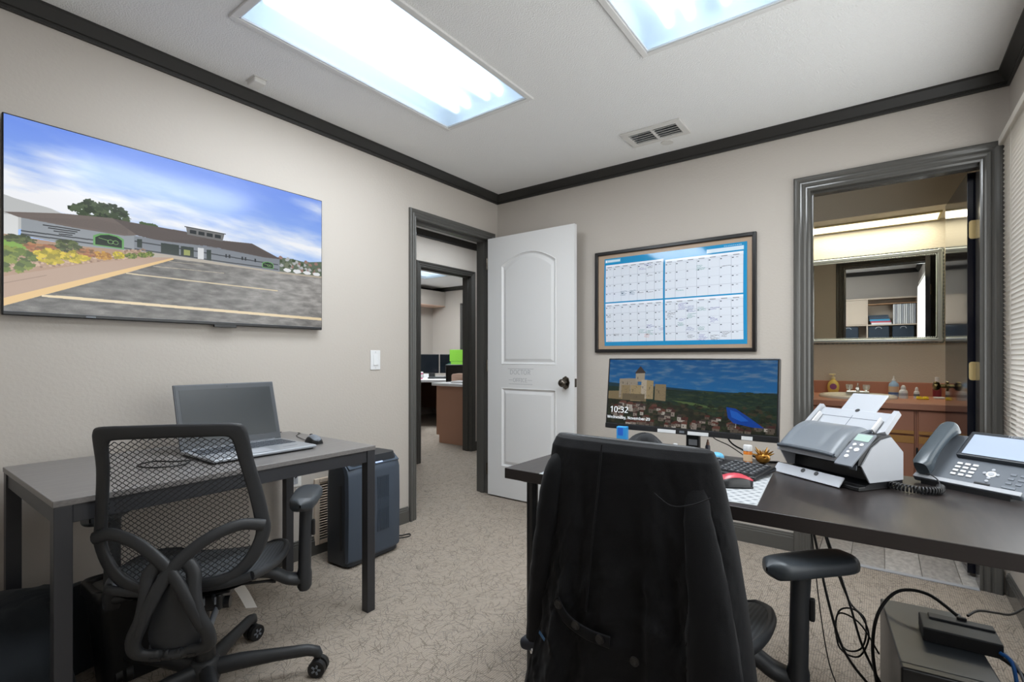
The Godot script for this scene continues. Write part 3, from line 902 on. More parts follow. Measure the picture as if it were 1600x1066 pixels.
# ---------------------------------------------------------------- mesh office chair; faces -z, back towards +z
func back_z(x: float, y: float) -> float:
	var s := (y - 0.437) / 0.47
	return 0.192 - 0.035 * s + 0.125 * s * s - 0.7 * x * x

func mesh_chair(called: String, label: String, at: Vector3, turn: float, hidden_back: bool) -> Node3D:
	var o := thing(called, label, "chair", at, turn, "mesh office chairs")
	if not M.has("chair_frame"):
		bump(mat("chair_frame", hexc(38, 40, 43), 0.5), noise_tex(0.3, 15, 256, 2), 0.025, 16.0, false)
		bump(mat("arm_pad", hexc(52, 57, 62), 0.42), noise_tex(0.3, 16, 256, 2), 0.02, 16.0, false)
		mat("mesh_strand", hexc(34, 35, 37), 0.6)
		var im := Image.create(64, 64, false, Image.FORMAT_RGB8)
		for y in 64:
			for x in 64:
				var a := sin((x + (16 if (y / 16) % 2 else 0)) * TAU / 32.0) * sin(y * TAU / 32.0)
				var k := clampf(0.5 + a * 0.6, 0, 1)
				im.set_pixel(x, y, hexc(34, 36, 39).lerp(hexc(74, 78, 82), k))
		var sm := mat("seat_mesh", Color.WHITE, 0.6)
		sm.albedo_texture = picture(im)
		bump(sm, sm.albedo_texture, 0.12, 42.0, false)
	var fm: Material = M.chair_frame
	# five-star base with casters
	var base := mb()
	base.lathe([[0.0, 0.055], [0.04, 0.055], [0.045, 0.07], [0.042, 0.125], [0.034, 0.135], [0.0, 0.135]], 20)
	for k in 5:
		var an := deg_to_rad(25.0 + 72.0 * k)
		var d := Vector3(sin(an), 0, cos(an))
		var pts := []
		var rad := []
		for q in [[0.02, 0.098, 0.028], [0.10, 0.101, 0.027], [0.20, 0.098, 0.022], [0.305, 0.092, 0.02], [0.334, 0.082, 0.019], [0.34, 0.066, 0.016]]:
			pts.append(d * q[0] + Vector3(0, q[1], 0))
			rad.append(q[2])
		base.tube(pts, rad, 10, 0.8, Vector3.UP)
	put(o, "star_base", base, fm)
	for k in 5:
		var an := deg_to_rad(25.0 + 72.0 * k)
		var cs := Node3D.new()
		cs.name = "caster"
		o.add_child(cs, true)
		cs.position = Vector3(sin(an), 0, cos(an)) * 0.34
		cs.rotation_degrees.y = [20.0, 75.0, -40.0, 30.0, -65.0][k]
		for s in [-1.0, 1.0]:
			var wl := mb().at(s * 0.014, 0.029, 0, 0, 0, 90)
			wl.lathe([[0.0, -0.009], [0.02, -0.009], [0.024, -0.011], [0.029, -0.009], [0.029, 0.009], [0.024, 0.011], [0.02, 0.009], [0.0, 0.009]], 20)
			put(cs, "wheel", wl, M.black)
			var hub := mb()
			for j in 5:
				var a2 := TAU * j / 5
				hub.at(s * 0.0245, 0.029 + sin(a2) * 0.011, cos(a2) * 0.011, 0, -rad_to_deg(a2)).box(Vector3.ZERO, Vector3(0.002, 0.007, 0.012), 0.001)
			put(cs, "hub_spokes", hub, M.mid_grey)
		put(cs, "fork", mb().cyl(Vector3(0, 0.03, 0), Vector3(0, 0.072, 0), 0.008, -1, 10), M.black)
	var col := mb()
	col.lathe([[0.0, 0.13], [0.03, 0.13], [0.03, 0.21], [0.027, 0.215], [0.0135, 0.216], [0.0135, 0.33]], 18)
	put(o, "gas_column", col, M.satin_black)
	# tilt mechanism with its grid plate, levers and grey side bars
	var mech := mb()
	mech.box(Vector3(0, 0.345, -0.01), Vector3(0.15, 0.055, 0.2), 0.012, 2)
	mech.box(Vector3(0, 0.383, -0.02), Vector3(0.2, 0.018, 0.24), 0.004)
	mech.cyl(Vector3(-0.09, 0.332, 0.06), Vector3(0.09, 0.332, 0.06), 0.018, -1, 14)
	put(o, "tilt_mechanism", mech, M.satin_black)
	for k in 5:
		put(o, "rib", mb().at(-0.06 + k * 0.03, 0.372, 0.115, 25).box(Vector3.ZERO, Vector3(0.005, 0.022, 0.05)), M.mid_grey)
	for s in [-1.0, 1.0]:
		put(o, "side_bar", mb().tube([Vector3(s * 0.055, 0.328, 0.05), Vector3(s * 0.06, 0.305, 0.15), Vector3(s * 0.062, 0.296, 0.22)], 0.015, 8, 0.5), M.mid_grey)
	put(o, "height_lever", mb().tube([Vector3(0.08, 0.345, -0.03), Vector3(0.17, 0.338, -0.05), Vector3(0.2, 0.336, -0.05)], [0.005, 0.005, 0.008], 8), M.black)
	# seat: curved mesh pan in a rim
	var rows := []
	var edge := []
	var nz := 17
	for i in nz:
		var s := i / float(nz - 1)
		var z := 0.19 - 0.44 * s
		var hw := 0.215 + 0.022 * sin(s * PI) - 0.05 * pow(s, 8.0) - 0.03 * pow(1.0 - s, 6.0)
		var row := []
		for j in 21:
			var u := j / 10.0 - 1.0
			var y := 0.425 + 0.02 * pow(absf(u), 3.0) - 0.035 * pow(s, 5.0) + 0.02 * pow(1.0 - s, 3.0)
			row.append(Vector3(u * hw, y, z))
		rows.append(row)
		edge.append(row[0])
	put(o, "seat", mb().grid(rows), M.seat_mesh)
	var ring := []
	for i in nz:
		ring.append(rows[i][20])
	for j in range(19, -1, -1):
		ring.append(rows[nz - 1][j])
	for i in range(nz - 2, -1, -1):
		ring.append(rows[i][0])
	for j in range(1, 21):
		ring.append(rows[0][j])
	var low := []
	for p in ring:
		low.append(p - Vector3(p.x * 0.03, 0.010, p.z * 0.03))
	put(o, "seat_rim", mb().tube(low, 0.014, 8, 0.8), fm)
	var under := []
	for i in nz:
		var row := []
		for j in 11:
			var p: Vector3 = rows[i][j * 2]
			row.append(Vector3(p.x * 0.93, p.y - 0.03 - 0.012 * (1.0 - absf(j / 5.0 - 1.0)), p.z * 0.95))
		under.append(row)
	put(o, "seat_shell", mb().grid(under), fm)
	# back frame
	var op := [[0.0, 0.437], [0.10, 0.437], [0.155, 0.455], [0.2, 0.505], [0.226, 0.575], [0.222, 0.63], [0.208, 0.72], [0.194, 0.80], [0.187, 0.875], [0.181, 0.903], [0.164, 0.917], [0.09, 0.920], [0.0, 0.921]]
	var ip := [[0.0, 0.468], [0.09, 0.468], [0.13, 0.482], [0.165, 0.52], [0.188, 0.575], [0.185, 0.63], [0.172, 0.72], [0.158, 0.80], [0.150, 0.856], [0.144, 0.872], [0.13, 0.88], [0.07, 0.882], [0.0, 0.883]]
	var loops := []
	for src in [op, ip]:
		var half := []
		for p in src:
			half.append(Vector3(p[0], p[1], 0))
		var h2 := curve(half, 4)
		var full := h2.duplicate()
		for k in range(h2.size() - 2, 0, -1):
			full.append(Vector3(-h2[k].x, h2[k].y, 0))
		loops.append(full)
	var fr := []
	for i in loops[0].size():
		var a: Vector3 = loops[0][i]
		var c: Vector3 = loops[1][i]
		var mid := (a + c) * 0.5
		var hv := (a - c) * 0.5
		var row := []
		for k in 12:
			var an := TAU * k / 12.0
			var cs2 := signf(cos(an)) * pow(absf(cos(an)), 0.7)
			var sn := signf(sin(an)) * pow(absf(sin(an)), 0.7)
			var p := mid + hv * cs2
			row.append(Vector3(p.x, p.y, back_z(p.x, p.y) + 0.012 * sn + 0.006 * (1.0 - cs2) * 0.5))
		fr.append(row)
	put(o, "back_frame", mb().grid(fr, true, true), fm)
	# woven mesh of the back: zigzag strands that touch and form diamonds
	if not hidden_back:
		var ms := mb()
		var inner: Array = loops[1]
		var nc := 38
		for cidx in nc + 1:
			var pts := []
			var flip := cidx % 2 == 1
			var yi := 0
			var y := 0.46
			while y < 0.89:
				var hw2 := 0.0
				for k in inner.size() / 2:
					var p: Vector3 = inner[k]
					var q: Vector3 = inner[k + 1]
					if (p.y <= y) != (q.y <= y):
						hw2 = maxf(hw2, lerpf(p.x, q.x, (y - p.y) / (q.y - p.y)))
				var x := (cidx - nc * 0.5) * 0.0099 + (0.0042 if (yi % 2 == 1) != flip else -0.0042)
				if absf(x) < hw2 + 0.006:
					pts.append(Vector3(x, y, back_z(x, y) + 0.002))
				elif pts.size() > 0:
					break
				y += 0.0074
				yi += 1
			if pts.size() > 2:
				ms.tube(pts, 0.0015, 4, 1.0, Vector3.FORWARD, false)
		var mo := put(o, "back_mesh", ms, M.mesh_strand)
		mo.set_meta("kind", "stuff")
	# crossed support behind the back
	var sup := mb()
	for s in [-1.0, 1.0]:
		var f := func(q: Array) -> Array:
			var out := []
			for p in q:
				out.append(Vector3(s * p[0], p[1], p[2]))
			return out
		sup.tube(curve(f.call([[0.213, 0.602, 0.185], [0.16, 0.617, 0.212], [0.09, 0.598, 0.243], [0.03, 0.555, 0.262], [-0.015, 0.50, 0.272], [-0.05, 0.43, 0.275], [-0.078, 0.365, 0.268]]), 6), 0.0175, 10, 0.65, Vector3(0.25, 1, 0))
		sup.tube(curve(f.call([[0.022, 0.55, 0.25], [0.052, 0.515, 0.258], [0.056, 0.46, 0.266], [0.066, 0.40, 0.268], [0.088, 0.345, 0.262], [0.086, 0.305, 0.25], [0.055, 0.288, 0.24], [0.0, 0.284, 0.238], [-0.02, 0.285, 0.239]]), 5), 0.0195, 10, 0.7, Vector3(1, 0, 0))
	put(o, "back_support", sup, fm)
	var pan := []
	for i in 9:
		var s := i / 8.0
		var y := 0.30 + 0.19 * s
		var hw3 := 0.072 * pow(maxf(1.0 - s, 0.0), 0.55) * (0.75 + 0.25 * minf(s * 5.0, 1.0)) + 0.004
		var row := []
		for j in 9:
			var u := j / 4.0 - 1.0
			row.append(Vector3(u * hw3, y, 0.262 - 0.02 * (1.0 - s) + 0.012 * (1.0 - u * u) - 0.012))
		pan.append(row)
	put(o, "support_panel", mb().grid(pan), M.matte_plastic)
	for k in 4:
		put(o, "slot", mb().box(Vector3(-0.045 + k * 0.03, 0.282, 0.252), Vector3(0.02, 0.008, 0.008), 0.001), M.black)
	# arms
	for s in [-1.0, 1.0]:
		var arm := mb()
		arm.tube(curve([Vector3(s * 0.1, 0.385, -0.03), Vector3(s * 0.18, 0.372, -0.045), Vector3(s * 0.235, 0.335, -0.065), Vector3(s * 0.286, 0.325, -0.07)], 5), 0.021, 10, 1.3, Vector3.UP)
		put(o, "arm_bracket", arm, fm)
		var post := mb()
		post.tube([Vector3(s * 0.288, 0.29, -0.07), Vector3(s * 0.288, 0.302, -0.07), Vector3(s * 0.288, 0.345, -0.071), Vector3(s * 0.288, 0.36, -0.072), Vector3(s * 0.29, 0.5, -0.078), Vector3(s * 0.292, 0.57, -0.08), Vector3(s * 0.292, 0.596, -0.08)], [0.018, 0.024, 0.025, 0.0215, 0.021, 0.022, 0.026], 14, 1.25, Vector3.RIGHT)
		put(o, "arm_post", post, fm)
		put(o, "arm_button", mb().box(Vector3(s * 0.316, 0.5, -0.08), Vector3(0.012, 0.055, 0.014), 0.004), M.black)
		var pad := Node3D.new()
		var prow := []
		for i in 15:
			var q := i / 14.0
			var z := 0.125 - 0.25 * q
			var wd := 0.050 * pow(maxf(1.0 - pow(absf(q * 2.0 - 1.0), 5.0), 0.0), 0.4) * (0.86 + 0.14 * q)
			var row := []
			for k in 18:
				var an := TAU * k / 18.0
				var cx := signf(cos(an)) * pow(absf(cos(an)), 0.6)
				var sy := signf(sin(an)) * pow(absf(sin(an)), 0.75)
				row.append(Vector3(cx * maxf(wd, 0.002), 0.609 + sy * 0.022 * clampf(wd / 0.03, 0.25, 1.0) - 0.006 * q * q, z))
			prow.append(row)
		var p := put(o, "arm_pad", mb().grid(prow, true), M.arm_pad)
		pad.free()
		p.position = Vector3(s * 0.292, 0, -0.08)
		if s > 0.0:
			p.position = Vector3(0.292 + (0.02 if hidden_back else 0.0), 0, -0.08)
			p.rotation_degrees.y = -36.0 if hidden_back else 0.0
	if not hidden_back:
		var tg := []
		for i in 7:
			var q := i / 6.0
			tg.append([Vector3(0.02 + 0.06 * q, 0.37 - 0.17 * q + 0.02 * sin(q * 3.0), -0.06 - 0.1 * q), Vector3(0.055 + 0.055 * q, 0.365 - 0.18 * q + 0.02 * sin(q * 3.0), -0.085 - 0.105 * q)])
		put(o, "paper_tag", mb().grid(tg), mat("paper", hexc(224, 222, 218), 0.8), "white paper tag hanging under the seat")
	return o
# ---------------------------------------------------------------- right side: calendar, desk, monitor, scanner, phone, chair with coat
func calendar_picture() -> Image:
	var rng := RandomNumberGenerator.new()
	rng.seed = 17
	var w := 1200
	var h := 790
	var im := Image.create(w, h, false, Image.FORMAT_RGB8)
	var blue := hexc(34, 138, 190)
	im.fill(blue)
	# header blocks
	poly_fill(im, [[0.006, 0.012], [0.13, 0.012], [0.13, 0.05], [0.006, 0.05]], hexc(120, 186, 216))
	poly_fill(im, [[0.01, 0.018], [0.024, 0.018], [0.024, 0.044], [0.01, 0.044]], hexc(235, 240, 244))
	for k in 9:
		poly_fill(im, [[0.03 + k * 0.0108, 0.02], [0.0375 + k * 0.0108, 0.02], [0.0375 + k * 0.0108, 0.042], [0.03 + k * 0.0108, 0.042]], hexc(226, 236, 242))
	poly_fill(im, [[0.75, 0.035], [0.98, 0.035], [0.98, 0.075], [0.75, 0.075]], hexc(206, 222, 234))
	for k in 10:
		line(im, [0.86 + k * 0.011, 0.022], [0.867 + k * 0.011, 0.022], 3.0, hexc(220, 232, 240))
	var paper := hexc(214, 220, 230)
	var ink := hexc(70, 78, 92)
	for q in [[0.012, 0.455, 0.075, 0.50, 5], [0.468, 0.978, 0.09, 0.50, 5], [0.012, 0.455, 0.515, 0.955, 6], [0.468, 0.978, 0.515, 0.955, 6]]:
		var x0: float = q[0]
		var x1: float = q[1]
		var y0: float = q[2]
		var y1: float = q[3]
		poly_fill(im, [[x0, y0], [x1, y0], [x1, y1], [x0, y1]], paper)
		poly_fill(im, [[x0, y0], [x1, y0], [x1, y0 + 0.02], [x0, y0 + 0.02]], hexc(228, 234, 242))
		for c in 8:
			var cx: float = lerpf(x0, x1, c / 7.0)
			line(im, [cx, y0 + 0.035], [cx, y1], 1.4, hexc(150, 158, 172))
			if c < 7:
				line(im, [cx + 0.012, y0 + 0.028], [cx + 0.048, y0 + 0.028], 4.0, hexc(60, 64, 74))
		var rows: int = q[4] - 1
		for r in rows:
			var yy: float = y0 + 0.04 + (y1 - y0 - 0.05) * r / rows
			line(im, [x0, yy], [x1, yy], 1.2, hexc(160, 168, 182))
			for c in 7:
				line(im, [lerpf(x0, x1, c / 7.0) + 0.006, yy + 0.014], [lerpf(x0, x1, c / 7.0) + 0.013, yy + 0.014], 7.0, ink)
				if c == 0 or c == 6:
					line(im, [lerpf(x0, x1, c / 7.0) + 0.03, yy + 0.012], [lerpf(x0, x1, c / 7.0) + 0.042, yy + 0.012], 3.0, ink)
	# handwriting
	var pens := [hexc(62, 58, 150), hexc(40, 90, 120), hexc(36, 120, 110), hexc(40, 40, 52), hexc(200, 110, 90), hexc(60, 70, 140)]
	for s in [[0.31, 0.11, 2, 0], [0.34, 0.14, 2, 3], [0.27, 0.15, 2, 0], [0.33, 0.24, 1, 3], [0.13, 0.39, 4, 1], [0.20, 0.39, 4, 1], [0.26, 0.42, 1, 3], [0.33, 0.42, 1, 3], [0.68, 0.19, 4, 2], [0.84, 0.22, 1, 3], [0.54, 0.43, 1, 2], [0.56, 0.57, 5, 0], [0.62, 0.6, 5, 5], [0.69, 0.62, 3, 2], [0.77, 0.63, 2, 0], [0.48, 0.66, 4, 3], [0.62, 0.68, 4, 2], [0.56, 0.73, 2, 0], [0.55, 0.77, 3, 2], [0.77, 0.73, 4, 0], [0.61, 0.82, 3, 5], [0.69, 0.82, 3, 2], [0.62, 0.9, 3, 3], [0.69, 0.9, 5, 0], [0.77, 0.91, 4, 3], [0.84, 0.88, 4, 3], [0.33, 0.78, 3, 0], [0.27, 0.83, 3, 2], [0.33, 0.84, 4, 2], [0.31, 0.88, 3, 4], [0.42, 0.82, 2, 5], [0.015, 0.66, 2, 3], [0.07, 0.87, 2, 3], [0.02, 0.95, 1, 4]]:
		for l in s[2]:
			var x: float = s[0] + rng.randf_range(0.0, 0.008)
			var y: float = s[1] + l * 0.014
			var end := x + rng.randf_range(0.028, 0.056)
			var p := [x, y]
			while x < end:
				x += 0.0032
				var n := [x, y + rng.randf_range(-0.005, 0.004)]
				line(im, p, n, 1.8, pens[s[3]])
				p = n
	return im

func monitor_picture() -> Image:
	var rng := RandomNumberGenerator.new()
	rng.seed = 23
	var w := 1280
	var h := 520
	var im := Image.create(w, h, false, Image.FORMAT_RGB8)
	var f := FastNoiseLite.new()
	f.seed = 3
	f.frequency = 0.008
	f.fractal_octaves = 4
	for y in h:
		var v := float(y) / h
		for x in range(0, w, 2):
			var q := clampf(f.get_noise_2d(x * 0.7, y * 3.2) * 1.5 - 0.05 + (0.25 if v < 0.3 else 0.0), 0, 1)
			var c := hexc(10, 72, 124).lerp(hexc(34, 98, 150), v * 1.6).lerp(hexc(92, 112, 138), q * 0.8)
			im.set_pixel(x, y, c)
			im.set_pixel(x + 1, y, c)
	# hills and fields
	poly_fill(im, [[0, 0.36], [0.1, 0.38], [0.4, 0.41], [0.6, 0.44], [0.8, 0.455], [1, 0.44], [1, 1], [0, 1]], hexc(18, 48, 62))
	poly_fill(im, [[0, 0.42], [0.4, 0.44], [0.7, 0.475], [1, 0.46], [1, 1], [0, 1]], hexc(24, 42, 36))
	for i in 420:
		var px := rng.randf_range(0.38, 1.0)
		var py := rng.randf_range(0.45, 0.8)
		blob(im, px, py, rng.randf_range(0.008, 0.03), rng.randf_range(0.006, 0.014), [hexc(20, 36, 28), hexc(32, 48, 34), hexc(26, 42, 38), hexc(42, 56, 38)][i % 4], rng, 0.4)
	poly_fill(im, [[0.42, 0.6], [0.55, 0.62], [0.7, 0.69], [0.66, 0.69], [0.5, 0.645]], hexc(72, 90, 52))
	# village
	poly_fill(im, [[0, 0.62], [0.3, 0.64], [0.5, 0.68], [0.72, 0.82], [1, 0.9], [1, 1], [0, 1]], hexc(32, 34, 26))
	for i in 330:
		blob(im, rng.randf(), rng.randf_range(0.64, 1.0), 0.014, 0.02, [hexc(30, 38, 24), hexc(40, 48, 30), hexc(52, 46, 34), hexc(24, 28, 22)][i % 4], rng, 0.5)
	for i in 130:
		var hx := rng.randf_range(0.02, 0.97)
		var hy := rng.randf_range(0.66, 0.97)
		if hy < 0.62 + hx * 0.28:
			continue
		var sx := rng.randf_range(0.02, 0.042)
		var sy := rng.randf_range(0.035, 0.07)
		var wc: Color = [hexc(122, 112, 104), hexc(92, 82, 74), hexc(150, 144, 136), hexc(78, 70, 62)][i % 4]
		var rc: Color = [hexc(72, 38, 32), hexc(58, 36, 34), hexc(84, 52, 44), hexc(54, 46, 44)][(i / 4) % 4]
		poly_fill(im, [[hx, hy], [hx + sx, hy + 0.006], [hx + sx, hy + sy], [hx, hy + sy]], wc)
		poly_fill(im, [[hx - 0.004, hy + 0.004], [hx + sx * 0.35, hy - sy * 0.55], [hx + sx * 1.1, hy - sy * 0.45], [hx + sx + 0.004, hy + 0.01]], rc)
		poly_fill(im, [[hx + sx * 0.3, hy + sy * 0.4], [hx + sx * 0.45, hy + sy * 0.4], [hx + sx * 0.45, hy + sy * 0.7], [hx + sx * 0.3, hy + sy * 0.7]], hexc(40, 34, 30))
	poly_fill(im, [[0.74, 0.655], [0.79, 0.67], [0.85, 0.76], [0.91, 0.86], [0.94, 0.91], [0.88, 0.91], [0.78, 0.87], [0.75, 0.8]], hexc(10, 58, 138))
	poly_fill(im, [[0.76, 0.69], [0.8, 0.72], [0.86, 0.83], [0.82, 0.84], [0.77, 0.79]], hexc(24, 84, 170))
	# stone fortress on the hill, plain walls and one roofed keep
	var st := [hexc(140, 124, 94), hexc(112, 98, 72), hexc(158, 148, 132), hexc(94, 84, 66)]
	poly_fill(im, [[0.0, 0.5], [0.1, 0.49], [0.26, 0.55], [0.26, 0.64], [0.0, 0.62]], st[1])
	poly_fill(im, [[0.075, 0.30], [0.2, 0.29], [0.2, 0.6], [0.075, 0.6]], st[2].darkened(0.15))
	poly_fill(im, [[0.185, 0.21], [0.245, 0.2], [0.245, 0.34], [0.185, 0.34]], st[2].darkened(0.1))
	poly_fill(im, [[0.178, 0.215], [0.2, 0.14], [0.215, 0.1], [0.23, 0.14], [0.252, 0.205]], hexc(54, 46, 44))
	poly_fill(im, [[0.225, 0.31], [0.265, 0.31], [0.265, 0.6], [0.225, 0.6]], st[2])
	poly_fill(im, [[0.26, 0.31], [0.305, 0.32], [0.305, 0.6], [0.26, 0.6]], st[0])
	poly_fill(im, [[0.315, 0.37], [0.385, 0.37], [0.385, 0.62], [0.315, 0.61]], st[1].lightened(0.05))
	poly_fill(im, [[0.09, 0.4], [0.15, 0.4], [0.15, 0.62], [0.09, 0.62]], st[0].darkened(0.1))
	poly_fill(im, [[0.155, 0.4], [0.225, 0.39], [0.225, 0.64], [0.155, 0.64]], st[0])
	poly_fill(im, [[0.1, 0.53], [0.25, 0.53], [0.25, 0.63], [0.1, 0.63]], st[3])
	for i in 160:
		var bx := rng.randf_range(0.08, 0.38)
		var by := rng.randf_range(0.34, 0.62)
		if bx > 0.31 and by < 0.4:
			continue
		line(im, [bx, by], [bx + 0.006, by], 2.0, [st[3], st[1], hexc(70, 62, 50)][i % 3])
	for q in [[0.1, 0.35], [0.13, 0.36], [0.2, 0.27], [0.235, 0.41], [0.28, 0.42], [0.34, 0.47], [0.17, 0.46]]:
		line(im, [q[0], q[1]], [q[0], q[1] + 0.03], 4.0, hexc(42, 38, 36))
	return im

func right_side() -> void:
	# framed year calendar
	var c := thing("wall_calendar", "framed dry-erase calendar with blue borders on the back wall", "calendar", Vector3(1.424, 1.131, 0))
	var fr := mb()
	for s in [-1.0, 1.0]:
		fr.box(Vector3(s * 0.513, 0.3535, 0.012), Vector3(0.024, 0.707, 0.024), 0.005, 2)
		fr.box(Vector3(0, 0.3535 + s * 0.3415, 0.012), Vector3(1.03, 0.024, 0.024), 0.005, 2)
	put(c, "frame", fr, mat("frame_black", hexc(22, 20, 20), 0.3))
	put(c, "backing", mb().box(Vector3(0, 0.3535, 0.006), Vector3(1.01, 0.67, 0.006)), mat("kraft", hexc(168, 146, 124), 0.32))
	var cm := mat("calendar_print", Color.WHITE, 0.07)
	cm.albedo_texture = picture(calendar_picture())
	var sh := []
	for i in 17:
		var s := i / 16.0
		var bow := 0.0105 + 0.0092 * (1.0 - pow(s * 2.0 - 1.0, 2.0))
		sh.append([Vector3(-0.453, 0.657 - 0.61 * s, bow), Vector3(0.473, 0.657 - 0.61 * s, bow)])
	put(c, "sheet", mb().grid(sh), cm)
	# desk
	var d := thing("desk", "black-brown desk along the right, carrying the wide monitor and scanner", "desk", Vector3(2.24, 0, 1.563))
	put(d, "desk_top", mb().box(Vector3(0, 0.7125, 0), Vector3(1.43, 0.035, 0.655), 0.002), M.desk_dark)
	for sx in [-1.0, 1.0]:
		for sz in [-1.0, 1.0]:
			put(d, "leg", mb().cyl(Vector3(sx * 0.645, 0.0, sz * 0.265), Vector3(sx * 0.645, 0.695, sz * 0.265), 0.019, -1, 18), M.satin_black)
			put(d, "leg_plate", mb().cyl(Vector3(sx * 0.645, 0.689, sz * 0.265), Vector3(sx * 0.645, 0.6955, sz * 0.265), 0.045, -1, 18), M.satin_black)
	monitor()
	# desk mat, keyboard, mouse
	var mi := Image.create(256, 256, false, Image.FORMAT_RGB8)
	mi.fill(hexc(168, 171, 174))
	var rng := RandomNumberGenerator.new()
	rng.seed = 31
	for gy in 10:
		for gx in 7:
			var ox := (gx + (0.5 if gy % 2 else 0.0)) / 7.0
			var oy := (gy + 0.5) / 10.0
			for wr in [-1.0, 0.0, 1.0]:
				poly_fill(mi, [[ox + wr - 0.05, oy], [ox + wr, oy - 0.032], [ox + wr + 0.05, oy], [ox + wr, oy + 0.032]], hexc(112, 117, 122))
	var pm := mat("mat_print", Color.WHITE, 0.7)
	pm.albedo_texture = picture(mi)
	pm.uv1_triplanar = true
	pm.uv1_scale = Vector3(5.0, 5.0, 5.0)
	solo("desk_mat", mb().box(Vector3(0, 0.0015, 0), Vector3(0.62, 0.003, 0.40), 0.001), pm, "pale grey patterned desk mat under the keyboard and red mouse", "desk mat", Vector3(1.965, 0.73, 1.68), 4)
	keyboard()
	var m := thing("computer_mouse", "black mouse with a red top on the pale desk mat", "mouse", Vector3(2.20, 0.733, 1.70), -60)
	mouse(m, mat("red_top", hexc(176, 62, 74), 0.3), M.satin_black)
	scanner()
	phone()
	# small things behind the keyboard
	var b := thing("small_carton", "small bright blue carton standing under the left end of the monitor", "carton", Vector3(1.718, 0.73, 1.38), 10)
	put(b, "body", mb().box(Vector3(0, 0.048, 0), Vector3(0.04, 0.096, 0.03), 0.001), mat("carton_blue", hexc(44, 146, 214), 0.45))
	put(b, "print", mb().box(Vector3(-0.004, 0.078, 0.0153), Vector3(0.02, 0.03, 0.0006)), mat("carton_print", hexc(30, 96, 200), 0.5))
	var pb := thing("pill_bottle", "amber pill bottle with a white cap behind the keyboard", "bottle", Vector3(2.163, 0.73, 1.335))
	var am := mat("amber", hexc(206, 118, 40), 0.15)
	put(pb, "body", mb().lathe([[0.0, 0.0], [0.014, 0.0], [0.0145, 0.003], [0.0145, 0.042], [0.012, 0.046], [0.0, 0.046]], 18), am)
	put(pb, "label_band", mb().lathe([[0.0147, 0.01], [0.0147, 0.033]], 18), mat("label_cream", hexc(226, 196, 160), 0.6))
	put(pb, "cap", mb().lathe([[0.0, 0.064], [0.013, 0.064], [0.0145, 0.061], [0.0145, 0.045], [0.0, 0.045]], 18), M.white_plastic)
	var orn := thing("golden_ornament", "small spiky golden ornament beside the amber pill bottle", "ornament", Vector3(2.205, 0.73, 1.305))
	var gold := mat("gold", hexc(206, 152, 72), 0.3, 0.8)
	put(orn, "body", mb().ball(Vector3(0, 0.02, 0), Vector3(0.024, 0.02, 0.02)), gold)
	for k in 11:
		var an := TAU * k / 11.0
		var dd := Vector3(cos(an), 0.7 + 0.5 * sin(k * 2.3), sin(an)).normalized()
		put(orn, "spike", mb().cyl(Vector3(0, 0.022, 0) + dd * 0.012, Vector3(0, 0.024, 0) + dd * 0.04, 0.006, 0.001, 7), gold)
	var vp := thing("dropper_bottle", "slim dark bottle with a bronze tip in front of the monitor stand", "bottle", Vector3(2.02, 0.73, 1.30))
	put(vp, "body", mb().lathe([[0.0, 0.0], [0.009, 0.0], [0.009, 0.04], [0.006, 0.045], [0.0, 0.045]], 14), mat("ink", hexc(34, 34, 48), 0.3))
	put(vp, "tip", mb().lathe([[0.006, 0.044], [0.006, 0.052], [0.003, 0.058], [0.0035, 0.064], [0.0, 0.065]], 12), mat("bronze", hexc(112, 84, 70), 0.4, 0.4))
	var dm := thing("blue_ball", "pale blue rubber dome behind the keyboard, beside the dark bottle", "ball", Vector3(2.062, 0.73, 1.335))
	put(dm, "dome", mb().ball(Vector3(0, 0.012, 0), Vector3(0.024, 0.016, 0.018)), mat("sky_rubber", hexc(92, 168, 206), 0.5))
	put(dm, "foot", mb().lathe([[0.0, 0.0], [0.02, 0.0], [0.022, 0.006]], 16), M.slate)
	var tb := thing("teal_bottle", "small clear teal bottle at the foot of the monitor stand", "bottle", Vector3(1.94, 0.73, 1.42))
	put(tb, "body", mb().lathe([[0.0, 0.0], [0.013, 0.0], [0.014, 0.035], [0.008, 0.045], [0.0, 0.045]], 14), mat("teal", hexc(120, 190, 186), 0.25))
	put(tb, "cap", mb().lathe([[0.007, 0.044], [0.007, 0.058], [0.0, 0.058]], 12), M.white_plastic)
	# knitted cap behind the chair top
	var kc := thing("knit_cap", "black gathered cap on the desk behind the coat-covered chair", "cap", Vector3(1.91, 0.733, 1.63), -10)
	var f := FastNoiseLite.new()
	f.seed = 12
	var rows := []
	for i in 13:
		var th := PI * 0.5 * i / 12.0
		var row := []
		for k in 36:
			var an := TAU * k / 36.0
			var r := 1.0 + 0.06 * sin(an * 9.0) * cos(th) + 0.05 * f.get_noise_2d(k * 9.0, i * 14.0)
			row.append(Vector3(cos(an) * cos(th) * 0.085 * r, 0.112 * sin(th) * (1.0 + 0.04 * sin(an * 5.0)) + 0.002, sin(an) * cos(th) * 0.075 * r))
		rows.append(row)
	var cloth := mat("cap_cloth", hexc(30, 31, 34), 0.9)
	put(kc, "crown", mb().grid(rows, true), cloth)
	put(kc, "gather", mb().at(0.03, 0.10, 0.035, 0, 50, -20).lathe([[0.0, 0.0], [0.018, 0.0], [0.022, 0.008], [0.012, 0.018], [0.0, 0.02]], 14), cloth)
	tower()
	var ch := mesh_chair("office_chair", "black mesh office chair under a hanging coat at the right desk", Vector3(2.085, 0, 1.905), -2.0, true)
	ch.set_meta("group", "mesh office chairs")
	coat()

